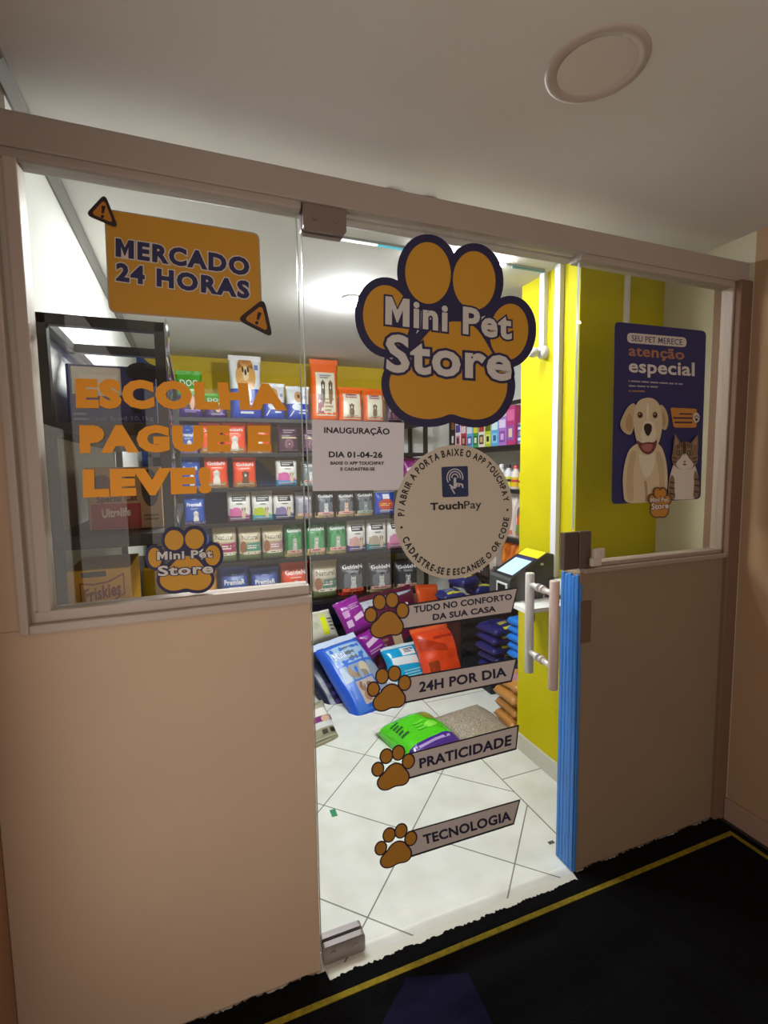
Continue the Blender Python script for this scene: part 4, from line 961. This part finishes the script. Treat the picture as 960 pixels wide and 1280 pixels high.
quad_bag('shiny magenta bag lying lower, between the blue bag and the top paw', A(462, 826, 'Y', 1.8), A(488, 810, 'Y', 1.84), A(466, 780, 'Y', 1.92), A(440, 796, 'Y', 1.88), .1, dict(c='8e2290', i=[('q', ((.2, .4), (.8, .5), (.2, .58), (.8, .7)), 'e2c4e4'), ('bars', .2, .12, .8, .3, 2, 'c890c8')]), rough=.18)
quad_bag('big maroon bag with a silver top edge behind the top banner', A(474, 838, 'Y', 1.80), A(550, 815, 'Y', 1.90), A(530, 722, 'Y', 2.16), A(454, 746, 'Y', 2.12), .16, dict(c='5a1632', s='5a1632', i=[('q', ((.0, .86), (.86, .95), (.0, .99), (1, .99)), 'b4b8c4'), ('t', 'M.', .6, .66, .86, .8, 'efe9ec', .1), ('q', ((.34, .12), (.48, .1), (.36, .42), (.5, .4)), 'b09c80'), ('bars', .1, .2, .28, .4, 3, '8c5a50')]))
quad_bag('orange bag corner between the maroon bag and the navy stack', A(522, 790, 'Y', 2.2), A(560, 782, 'Y', 2.22), A(542, 732, 'Y', 2.34), A(524, 728, 'Y', 2.32), .07, dict(c='e0541e', i=[('bars', .3, .4, .8, .6, 2, 'f5c8a0')]))
quad_bag('bright cyan shiny bag between the two upper banners', A(494, 858, 'Y', 1.62), A(544, 846, 'Y', 1.68), A(528, 796, 'Y', 1.86), A(490, 806, 'Y', 1.82), .12, dict(c='1aa3d8', s='d8e8ee', i=[('r', .42, .7, .8, .92, 'e8ecf0'), ('bars', .5, .76, .72, .9, 3, '3a4a54'), ('q', ((.1, .5), (.8, .44), (.1, .7), (.8, .66)), 'dfe9ec'), ('bars', .3, .14, .9, .34, 3, '8ad8f0')]), rough=.15)
quad_bag('black shiny bag behind the cyan bag', A(508, 846, 'Y', 1.76), A(552, 836, 'Y', 1.8), A(544, 772, 'Y', 2.02), A(508, 780, 'Y', 2.0), .12, dict(c='1d2126', i=[('q', ((.66, .2), (.7, .2), (.6, .9), (.64, .9)), 'b4bcc4'), ('bars', .2, .3, .5, .5, 2, '50565c')]), rough=.14)
quad_bag('large orange-red bag with a black and white side label on the heap', A(540, 852, 'Y', 1.56), A(600, 838, 'Y', 1.62), A(603, 772, 'Y', 1.82), A(542, 786, 'Y', 1.78), .16, dict(c='e2491f', s='ec6a3a', i=[('q', ((.02, .6), (.5, .5), (.02, .86), (.5, .62)), 'b83618'), ('r', .68, .2, .86, .64, '1a1414'), ('r', .76, .24, .84, .6, 'e6e2dc'), ('bars', .7, .26, .74, .58, 5, 'c8b89a'), ('r', .08, .1, .26, .36, '9a3a18'), ('bars', .3, .74, .9, .84, 1, 'b02c14')]), wr=.22)
quad_bag('small red bag lying behind the granule bag', A(562, 884, 'Y', 1.3), A(592, 878, 'Y', 1.34), A(592, 856, 'Y', 1.46), A(564, 862, 'Y', 1.44), .08, dict(c='c23a44', i=[('bars', .3, .3, .8, .7, 3, 'e0a0a0')]))
quad_bag('silver-grey bag with dark lettering beside the navy stack', A(598, 845, 'Y', 1.66), A(642, 834, 'Y', 1.7), A(632, 808, 'Y', 1.84), A(606, 814, 'Y', 1.82), .1, dict(c='c6c4cc', i=[('q', ((.3, .5), (.9, .5), (.3, .74), (.9, .74)), '3a3450'), ('bars', .2, .2, .8, .4, 2, '7a7884')]))
quad_bag('bright green bag with a purple edge lying flat on the floor', A(514, 947, 'Z', .085), A(588, 915, 'Z', .09), A(534, 872, 'Z', .12), A(480, 893, 'Z', .10), .165, dict(c=['4a2a86', '4fc81c', 'ded8cc'], b=[.24, .94], s='ded8cc', i=[('bars', .2, .12, .8, .19, 1, 'b49ad8'), ('q', ((.72, .6), (.88, .5), (.66, .86), (.84, .9)), '7a8a2c'), ('e', .66, .45, .12, .06, '8ae04a'), ('bars', .1, .42, .24, .78, 5, '2a5a2a'), ('bars', .4, .4, .6, .6, 3, '6ad83a')]), back=.45, rough=.2)
quad_bag('clear bag full of beige litter granules lying flat beside the green bag', A(584, 934, 'Z', .075), A(654, 908, 'Z', .075), A(602, 868, 'Z', .11), A(550, 884, 'Z', .11), .13, dict(c='8f8371'), back=.45)
gb = [o for o in COL.objects if o.get('label', '').startswith('clear bag full')][0]
bd = [c for c in gb.children if c.name.startswith('body')][0]; bd.data.materials.clear(); bd.data.materials.append(M('9c8f7c', .5, 0, .5, .55, 160, 0, .8, 160))
quad_bag('dark navy bag lying on the floor against the pier behind the granule bag', A(632, 922, 'Y', .98), A(662, 908, 'Y', 1.0), A(626, 858, 'Y', 1.5), A(590, 862, 'Y', 1.46), .12, dict(c='1c1d4e', i=[('bars', .4, .4, .8, .56, 2, 'c87a5a'), ('e', .6, .6, .1, .05, 'd8c04a')]))
# folded bags in stacks
def fold(label, group, c, w, d, t, design, rz, **k):
    R = Matrix.Translation(c) @ Matrix.Rotation(rz, 4, 'Z') @ Matrix.Rotation(-PI / 2 + .0, 4, 'X') @ Matrix.Translation((0, 0, -d / 2))
    return make_bag(label, group, w, d, t, design, mat=R, kind='brick', **k)
nv = lambda: dict(c='1d2060', i=[('r', .3, .02, .62, .12, 'c8c832'), ('bars', .35, .3, .7, .5, 3, 'd8d060')])
names = ['lowest', 'second from the bottom', 'third from the bottom', 'fourth from the bottom', 'topmost']
for k in range(5):
    c = A(625, 836, 'Y', 1.36) + Vector((random.uniform(-.012, .012), 0, .062 * k + .035))
    fold('folded navy bag with yellow lettering, %s of its stack by the white shelf' % ['lowest', 'second up', 'middle', 'fourth up', 'topmost'][k], 'navy bags stacked by the shelf', c, .25, .2, .064, nv(), .1 + random.uniform(-.06, .06), wr=.2)
    zs0 = A(625, 836, 'Y', 1.36).z
c = A(625, 836, 'Y', 1.36); B_ = wroot('support_crate', (c.x, 1.38, 0), label='black crate under the stack of navy bags', cat='crate')
B().box(c.x - .13, c.x + .12, 1.27, 1.5, 0, c.z, .01).build('body', M('15161c', .5), B_)
for k in range(2): B().box(c.x - .11, c.x + .10, 1.262, 1.271, .03 + .08 * k, .075 + .08 * k, .003).build('slat', M('20222a', .5), B_)
for k in range(5):
    c = A(653, 826, 'Y', 1.12) + Vector((random.uniform(-.008, .008), 0, .052 * k + .03))
    fold('folded bright blue bag, %s of the stack against the yellow pier' % ['lowest', 'second up', 'middle', 'fourth up', 'topmost'][k], 'bright blue bags stacked by the pier', c, .11, .18, .054, dict(c='1e7ad8', i=[('bars', .2, .02, .7, .1, 1, 'a8d0f4')]), .05 + random.uniform(-.05, .05), wr=.18)
c = A(653, 826, 'Y', 1.12); B_ = wroot('support_crate', (c.x, 1.14, 0), label='black crate under the stack of bright blue bags', cat='crate')
B().box(c.x - .06, c.x + .12, 1.05, 1.23, .0, c.z, .01).build('body', M('15161c', .5), B_)
for k in range(2): B().box(c.x - .05, c.x + .11, 1.042, 1.051, .05 + .1 * k, .11 + .1 * k, .003).build('slat', M('20222a', .5), B_)
for k in range(4):
    c = Vector((1.62 + .012 * (k % 2), .90, .045 + .07 * k))
    fold('brown bag of chews, %s in the low stack beside the yellow pier' % ['lowest', 'second up', 'third up', 'topmost'][k], 'brown bags stacked at the pier', c, .19, .2, .073, dict(c='b8803e', i=[('e', .3, .3, .14, .12, 'c89058'), ('e', .6, .2, .16, .12, '8a5628'), ('e', .7, .6, .12, .12, 'c08048')] + ([('r', .2, .3, .6, .6, 'b07a90')] if k == 3 else [])), random.uniform(-.15, .15), wr=.3)
for k, (px, py, wd) in enumerate(((564, 745, .16), (580, 726, .15), (600, 737, .15), (622, 745, .14))):
    c = A(px, py, 'Y', 1.72)
    fold('crumpled navy bag with yellow lettering, %s of four above the top banner' % ['leftmost', 'second from left', 'third from left', 'rightmost'][k], 'navy bags above the top banner', c, wd * 1.15, .16, .085, dict(c='1d2566', i=[('r', .2, .1, .8, .3, 'c8c040'), ('bars', .2, .4, .8, .6, 2, '8a98d0')]), random.uniform(-.3, .3), wr=.35)
c = A(594, 758, 'Y', 1.72)
B_ = wroot('support_crate', (c.x, 1.74, 0), label='tall black block added to darken the space under the crumpled navy bags', cat='crate')
B().box(c.x - .17, c.x + .15, 1.64, 1.84, 0, c.z - .02, .01).build('body', M('15161a', .5), B_)  # solid black body added to keep the gap under the bags dark
for k in range(4): B().box(c.x - .15, c.x + .13, 1.632, 1.641, .05 + .1 * k, .11 + .1 * k, .003).build('slat', M('20222a', .5), B_)

# ------------------------------------------------------------------ rack on the right-hand wall
XF = 1.96
rr = wroot('shelf_rack', (2.13, 1.75, 0), label='black shelf rack along the right wall behind the yellow pier', cat='shelf rack')
RS = [.35, .62, .96, 1.29, 1.585]
for z_ in RS: B().box(XF, 2.29, 1.15, 2.29, z_ - .025, z_, .002).build('shelf', m_rack, rr)
B().box(XF, XF + .02, 1.15, 2.29, 1.845, 1.87, .002).build('top_bar', m_rack, rr)
for x, y in ((XF, 2.265), (2.265, 2.265), (XF, 1.15), (2.265, 1.15)): B().box(x, x + .025, y, y + .025, 0, 1.87, .002).build('post', m_rack, rr)
def sidebox(px0, px1, ptop, zs, cols, label, group='cartons on the right wall rack', dep=.06):
    "carton facing the shop (-X)"
    a = at(px0, ptop, 'X', XF + .01); b = at(px1, ptop, 'X', XF + .01)
    y1, y0 = a.y, b.y; h = (a.z + b.z) / 2 - zs
    r = wroot('carton', ((XF + dep / 2), (y0 + y1) / 2, zs), label=label, cat='carton', group=group)
    B().box(XF + .01, XF + .01 + dep, y0 + .001, y1 - .001, zs + .0008, zs + h, .0015).build('body', M(cols[0], .45), r)
    def pt(u, v, o=.0): return Vector((XF + .0092 - o, y1 - (y1 - y0) * u, zs + h * v)) - Vector(r.location)
    vs = []; fs = []; fm = []
    for j, (u0, v0, u1, v1, c) in enumerate(cols[1]):
        o = len(vs); vs += [pt(u0, v0, j * .0003), pt(u1, v0, j * .0003), pt(u1, v1, j * .0003), pt(u0, v1, j * .0003)]; fs.append((o, o + 1, o + 2, o + 3)); fm.append(j)
    mesh('front_print', vs, fs, [M(c[4], .45) for c in cols[1]], r, fm)
L0 = RS[4]
pb = lambda a, b, c: [(.1, .62, .9, .9, a), (.15, .12, .85, .5, b), (.3, .2, .7, .42, c)]
bxs = [(563, 569, 522, '241c1a', pb('8a5a3a', '3a2c28', 'e0d8d0'), 'black carton at the far end of the upper shelf'),
       (569, 576, 528, 'ece8e8', pb('5a4a9a', 'd88a9a', '3a3450'), 'white carton with a violet mark, second on the upper shelf'),
       (576, 583, 530, 'b8384a', pb('e8d8d8', '6a2a30', 'c8a080'), 'red carton, third on the upper shelf'),
       (583, 591, 531, '6aa8d8', pb('d8e8f4', '3a6aa8', 'e8e8e8'), 'light blue carton, fourth on the upper shelf'),
       (591, 598, 530, '3a9a5a', pb('d8d040', '2a6a3a', 'e0e8d0'), 'green carton, fifth on the upper shelf'),
       (598, 606, 528, 'e8e4dc', pb('a83a3a', '4a3a3a', 'd0b080'), 'white carton with dark lettering, sixth on the upper shelf'),
       (606, 614, 527, 'b8c830', pb('5a6a20', 'd8e070', '2a2a1a'), 'lime carton, seventh on the upper shelf'),
       (614, 623, 525, '58a8d8', pb('d8e8f0', '8ac8e8', '3a5a8a'), 'sky blue carton, eighth on the upper shelf'),
       (623, 633, 521, 'a878c8', pb('e0d0ec', '7a4aa0', 'd8a8d8'), 'lilac carton left of the tall pink one on the upper shelf'),
       (633, 644, 507, 'b83a78', pb('d86aa0', '8a5aa8', 'e0c8a8'), 'tall pink carton with a dog picture on the upper shelf')]
for x0, x1, yt, c, pr_, lab in bxs: sidebox(x0, x1, yt, L0, (c, pr_), lab)
def tin(y, z0, h, r, c, label, grp):
    rt = wroot('food_tin', (XF + .05, y, z0), label=label, cat='tin', group=grp); T = Matrix.Translation((XF + .05, y, z0))
    B().lathe([(0, 0), (r, 0), (r, .004), (r * .97, .008), (r * .97, h - .008), (r, h - .004), (r, h), (r * .9, h - .002), (0, h - .003)], 22, T).build('can', M('c8ccd0', .3, .8), rt)
    wr_ = B().lathe([(r * .985, .012), (r * .985, h - .012)], 22, T).build('wrap', M(c, .4), rt)
    B().lathe([(r * .99, h * .35), (r * .99, h * .6)], 22, T).build('wrap_band', M('dfe6ee', .4), rt).parent = wr_
yt = at(649, 540, 'X', XF + .02).y
tin(yt, L0 + .001, .068, .034, '4a7ac8', 'blue tin standing on the shelf beside the pink carton', 'blue tins by the pier')
tin(yt, L0 + .07, .068, .034, '3a5aa0', 'blue tin stacked on top of another beside the pink carton', 'blue tins by the pier')
tin(yt - .08, L0 + .001, .05, .03, 'c8c8c0', 'small pale tin half hidden by the yellow pier edge', None)
def bottle(px, py0, c, cap, label, w=.03, h=.15, zs=RS[3]):
    y = at(px, py0, 'X', XF + .05).y; T = Matrix.Translation((XF + .05, y, zs + .001)); r = wroot('bottle', (XF + .05, y, zs), label=label, cat='bottle', group='bottles on the right wall rack')
    B().lathe([(0, 0), (w * .95, 0), (w, .006), (w, h * .6), (w * .9, h * .72), (w * .45, h * .82), (w * .42, h * .88)], 22, T).build('body', M(c[0], .35), r)
    B().lathe([(w * .5, h * .86), (w * .5, h * .98), (w * .35, h), (0, h)], 18, T).build('cap', M(cap, .4), r)
    bl_ = B().lathe([(w * 1.01, h * .1), (w * 1.01, h * .5)], 22, T).build('bottle_label', M(c[1], .45), r)
    B().lathe([(w * 1.02, h * .3), (w * 1.02, h * .4)], 22, T).build('label_band', M(c[2], .45), r).parent = bl_
bottle(618, 590, ('3a5a4a', '2a4a3a', 'c8d0c0'), '5a8a6a', 'dark green bottle at the left on the middle shelf of the right rack')
bottle(627, 590, ('e6e8e6', 'eef0ec', 'c8d040'), 'f0f0f0', 'white bottle with a yellow stripe next to the round sticker edge', .034, .17)
bottle(636, 590, ('e4e4e8', 'd8d838', '2a2a3a'), '2a2a30', 'white bottle with a yellow and black label, middle shelf of the right rack', .03, .165)
bottle(645, 590, ('e8dcd8', 'e0b820', 'b83a3a'), 'd84a4a', 'white bottle with a red cap and gold label, middle shelf of the right rack', .032, .16)
bottle(654, 590, ('d8b830', 'e8d040', 'a03a3a'), 'e8e0d8', 'yellow bottle at the pier end of the middle shelf', .03, .15)
def xbag(px0, px1, py0, zs, design, label, t=.1, cat='pet food bag', grp='bags on the right wall rack'):
    a = at(px0, py0, 'X', XF + .03); b = at(px1, py0, 'X', XF + .03); w = abs(a.y - b.y); h = (a.z + b.z) / 2 - zs
    make_bag(label, grp, w, h, t, design, (XF + .05, (a.y + b.y) / 2, zs + .001), (0, 0, -PI / 2), wr=.25)
xbag(628, 645, 616, RS[2], dict(c='d8ccc4', i=[('e', .3, .6, .1, .1, '5a5050'), ('e', .6, .7, .1, .1, '6a5a5a'), ('r', .1, .1, .9, .2, 'd87a5a'), ('e', .6, .35, .16, .12, 'd86a3a'), ('e', .3, .24, .16, .08, '5a9a4a')]), 'clear packet of pale treats left of its twin, right rack below the bottles')
xbag(645, 664, 618, RS[2], dict(c='dcc4bc', i=[('e', .4, .6, .12, .1, '6a5a5a'), ('r', .1, .1, .9, .2, 'd8603a'), ('e', .5, .4, .2, .12, 'e0582a'), ('e', .4, .24, .2, .08, '5a9a4a')]), 'clear packet of pale treats by the pier edge, right rack below the bottles')
xbag(628, 646, 668, RS[2] - .25, dict(c='c86a1c', i=[('e', .3, .4, .2, .14, 'e08a2a'), ('e', .65, .6, .2, .14, 'a8520f')]), 'orange packet of chews left of its twin on the right rack') if False else None
mid = RS[2] - .215
B().box(XF, 2.29, 1.15, 2.29, mid - .02, mid, .002).build('shelf', m_rack, rr)
xbag(628, 646, 668, mid, dict(c='c86a1c', i=[('e', .3, .4, .2, .14, 'e08a2a'), ('e', .65, .6, .2, .14, 'a8520f')]), 'orange packet of chews, farther one on the right rack')
xbag(645, 664, 670, mid, dict(c='d07018', i=[('e', .4, .5, .2, .14, 'e8942e'), ('e', .7, .3, .2, .14, 'a8520f')]), 'orange packet of chews by the pier, nearer one on the right rack')
xbag(594, 612, 690, RS[1], dict(c='3a3230', i=[('e', .5, .5, .3, .2, 'a89a90'), ('bars', .2, .2, .8, .4, 2, 'c8c0b8')]), 'dark packet showing pale chews, just under the round sticker')
xbag(612, 632, 686, RS[1], dict(c='8a7a72', i=[('e', .4, .6, .25, .2, 'c0b4aa'), ('e', .6, .3, .25, .2, '5a4c46')]), 'grey-brown packet of chews behind the payment terminal')

# ------------------------------------------------------------------ rack by the left wall with cartons
lr = wroot('shelf_rack', (-.195, .75, 0), label='black metal shelf rack by the left wall, wrapped edge towards the shop', cat='shelf rack')
x0, x1, ya, yb = -.338, -.052, .145, 1.36; tk = .026
for x in (x0, x1 - tk):
    for y in (ya, .45, yb): B().box(x, x + tk, y, y + tk, 0, 1.83 if y != .45 else 1.83, .002).build('post', m_rack, lr) if not (y == .45) else None
    B().box(x, x + tk, ya, yb, 1.804, 1.83, .002).build('top_rail', m_rack, lr)
for y in (ya, .455, yb): B().box(x0, x1, y, y + tk, 1.804, 1.83, .002).build('top_rail', m_rack, lr)
LS = [.42, .74, 1.035, 1.285, 1.572]
for z_ in LS: B().box(x0, x1, ya - .004, yb, z_ - .032, z_, .002).build('shelf', m_rack, lr)
pw = M('c9ccd0', .12)
def wrapm():
    m = glass_mat('clear_film', (.88, .9, .92, 1)); return m
vs = []; fs = []
for k in range(41):
    zz = 1.84 - .9 * k / 40
    for j in range(5):
        vs.append((x1 + .004 + .012 * noise.noise(Vector((j * .9, k * .45, 2))), ya - .006 + .03 * j + .012 * noise.noise(Vector((j * 1.3, k * .5, 9))), zz))
for k in range(40):
    for j in range(4): a = k * 5 + j; fs.append((a, a + 1, a + 6, a + 5))
o = mesh('film_wrap', [Vector(v) - Vector(lr.location) for v in vs], fs, wrapm(), lr)
sm_ = o.modifiers.new('s', 'SOLIDIFY'); sm_.thickness = .001
def carton(name, xa, xb, y0, y1, z0, z1, c, label, group=None):
    r = wroot(name, ((xa + xb) / 2, (y0 + y1) / 2, z0), label=label, cat='carton', group=group)
    B().box(xa, xb, y0, y1, z0 + .0008, z1, .003).build('body', M(c, .55), r)
    F = Flat(lambda u, v: Vector((xa + (xb - xa) * u, y0 - .0004, z0 + (z1 - z0) * v)), (0, -1, 0), r, .0004)
    return r, F
def rct(u0, v0, u1, v1): return [(u0, v0), (u1, v0), (u1, v1), (u0, v1)]
r, F = carton('carton', -.31, -.088, .30, .62, 1.573, 1.742, '22306e', 'navy and cream cat food carton on the upper shelf of the left rack')
F.shape('cream_panel', [rct(.06, .52, .6, .96)], M('cfc6b4', .55)); F.shape('inner_panel', [rct(.14, .5, .56, .84)], M('e0d2bc', .55))
F.shape('picture', [ell(.86, .92, .2, .16), ell(.76, .3, .06, .07)], M('16182a', .55))
F.text('cat food 10,1kg', (.3, .1), (.95, .12), (.3, .17), (.95, .19), M('8a92b8', .5), 0)
F.shape('small_print', [rct(.06, .1, .22, .14), rct(.06, .18, .2, .22)], M('8a92b8', .5))
r, F = carton('carton', -.272, -.086, .26, .56, 1.286, 1.46, 'b5906a', 'tan carton with a red band reading Special Cat Ultralife on the left rack')
F.shape('red_band', [rct(.04, .02, .7, .42)], M('a3262e', .55)); F.shape('picture', [ell(.2, .72, .14, .16)], M('6a4a3a', .55)); F.shape('dark_picture', [ell(.84, .66, .12, .3)], M('2a302a', .55))
F.text('Special Cat', (.12, .44), (.66, .46), (.12, .55), (.66, .57), M('6a2a22', .5), .06); F.text('Ultralife', (.18, .2), (.56, .22), (.18, .34), (.56, .36), M('e0d0c4', .5), .05)
F.shape('small_print', [rct(.74, .14, .94, .17), rct(.74, .2, .94, .23), rct(.5, .8, .64, .84)], M('7a5a40', .5))
r, F = carton('carton', -.315, -.168, .165, .40, 1.036, 1.195, 'd8a024', 'yellow-orange carton marked Friskies on the left rack')
F.shape('plaque', [rct(.24, .88, .62, .97)], M('3a3038', .5))
wv = lambda o_: [(.2, .52 + o_), (.4, .6 + o_), (.65, .58 + o_), (.86, .7 + o_)]
up_ = [(.2, .80), (.4, .77), (.65, .80), (.9, .92)]; dn = [(.9, .56), (.65, .42), (.4, .40), (.2, .40)]
F.shape('frame_line', [up_ + dn], M('8f2410', .5)); F.shape('frame_fill', [[(.22, .775), (.4, .745), (.65, .772), (.88, .885), (.88, .58), (.65, .445), (.4, .425), (.22, .425)]], M('dba22c', .5))
F.text('Friskies', (.26, .47), (.84, .55), (.26, .69), (.84, .79), M('8a1a0c', .5), .05)
r, F = carton('carton', -.168, -.06, .47, .95, 1.036, 1.13, 'd8b414', 'long yellow display carton full of sachets on the left rack')
# sachets standing in the long display carton and on the shelf behind it
sc_cols = ['4a3a28', '8a6a2a', 'a83a2a', '3a3a3e', 'c8b040', '6a2a3a', '2a2a30', 'b89a50']
sw = ['olive', 'gold', 'red', 'charcoal', 'yellow', 'wine', 'black', 'sand']
for k in range(16):
    y = .49 + .028 * k; c = sc_cols[k % 8]
    rt = wroot('sachet', (-.114, y, 1.13), label='%s sachet in the yellow display carton, %s along the row' % (sw[k % 8], ['first', 'second', 'third', 'fourth', 'fifth', 'sixth', 'seventh', 'eighth', 'ninth', 'tenth', 'eleventh', 'twelfth', 'thirteenth', 'fourteenth', 'fifteenth', 'last'][k]), cat='sachet', group='sachets in the display carton')
    B().prism([(-.162, 1.06), (-.162, 1.172), (-.158, 1.176), (-.07, 1.176), (-.066, 1.172), (-.066, 1.06)], y, y + .012, mat=Matrix.Translation((-.11, y, 1.06)) @ Matrix.Rotation(-.12, 4, 'X') @ Matrix.Translation((.11, -y, -1.06))).build('pouch', film(c), rt)
    B().box(-.15, -.08, y - .008, y - .006, 1.135, 1.155, 0).build('pouch_label', film(sc_cols[(k + 3) % 8]), rt)
for k in range(5):
    y = .62 + .13 * k
    rt = wroot('food_tin', (-.19, y, 1.286), label='%s tin on the left rack behind the tan carton' % ['brown', 'white', 'gold', 'brown and white', 'pale yellow'][k], cat='tin', group='tins on the left rack')
    T = Matrix.Translation((-.19 + .02 * (k % 2), y, 1.2862))
    B().lathe([(0, 0), (.04, 0), (.04, .1), (0, .1)], 20, T).build('can', M('c8ccd0', .3, .8), rt); B().lathe([(.0405, .008), (.0405, .092)], 20, T).build('wrap', M(['6a4030', 'e0dcd4', 'b8923a', '7a5040', 'd8c860'][k], .45), rt)
# a scrap of green tape and a dark scrap on the tiles
c = at(417, 1016, 'Z', .001); tag(B().box(c.x - .012, c.x + .012, c.y - .022, c.y + .022, .0003, .0012).build('tape_scrap', M('2a8a5a', .5)), 'small scrap of green tape on the floor tiles inside the door', 'scrap')
c = at(689, 1053, 'Z', .001); tag(B().box(c.x - .012, c.x + .012, c.y - .006, c.y + .006, .0003, .002).build('paper_scrap', M('4a4a44', .6)), 'tiny dark scrap on the floor tiles near the blue strip', 'scrap')
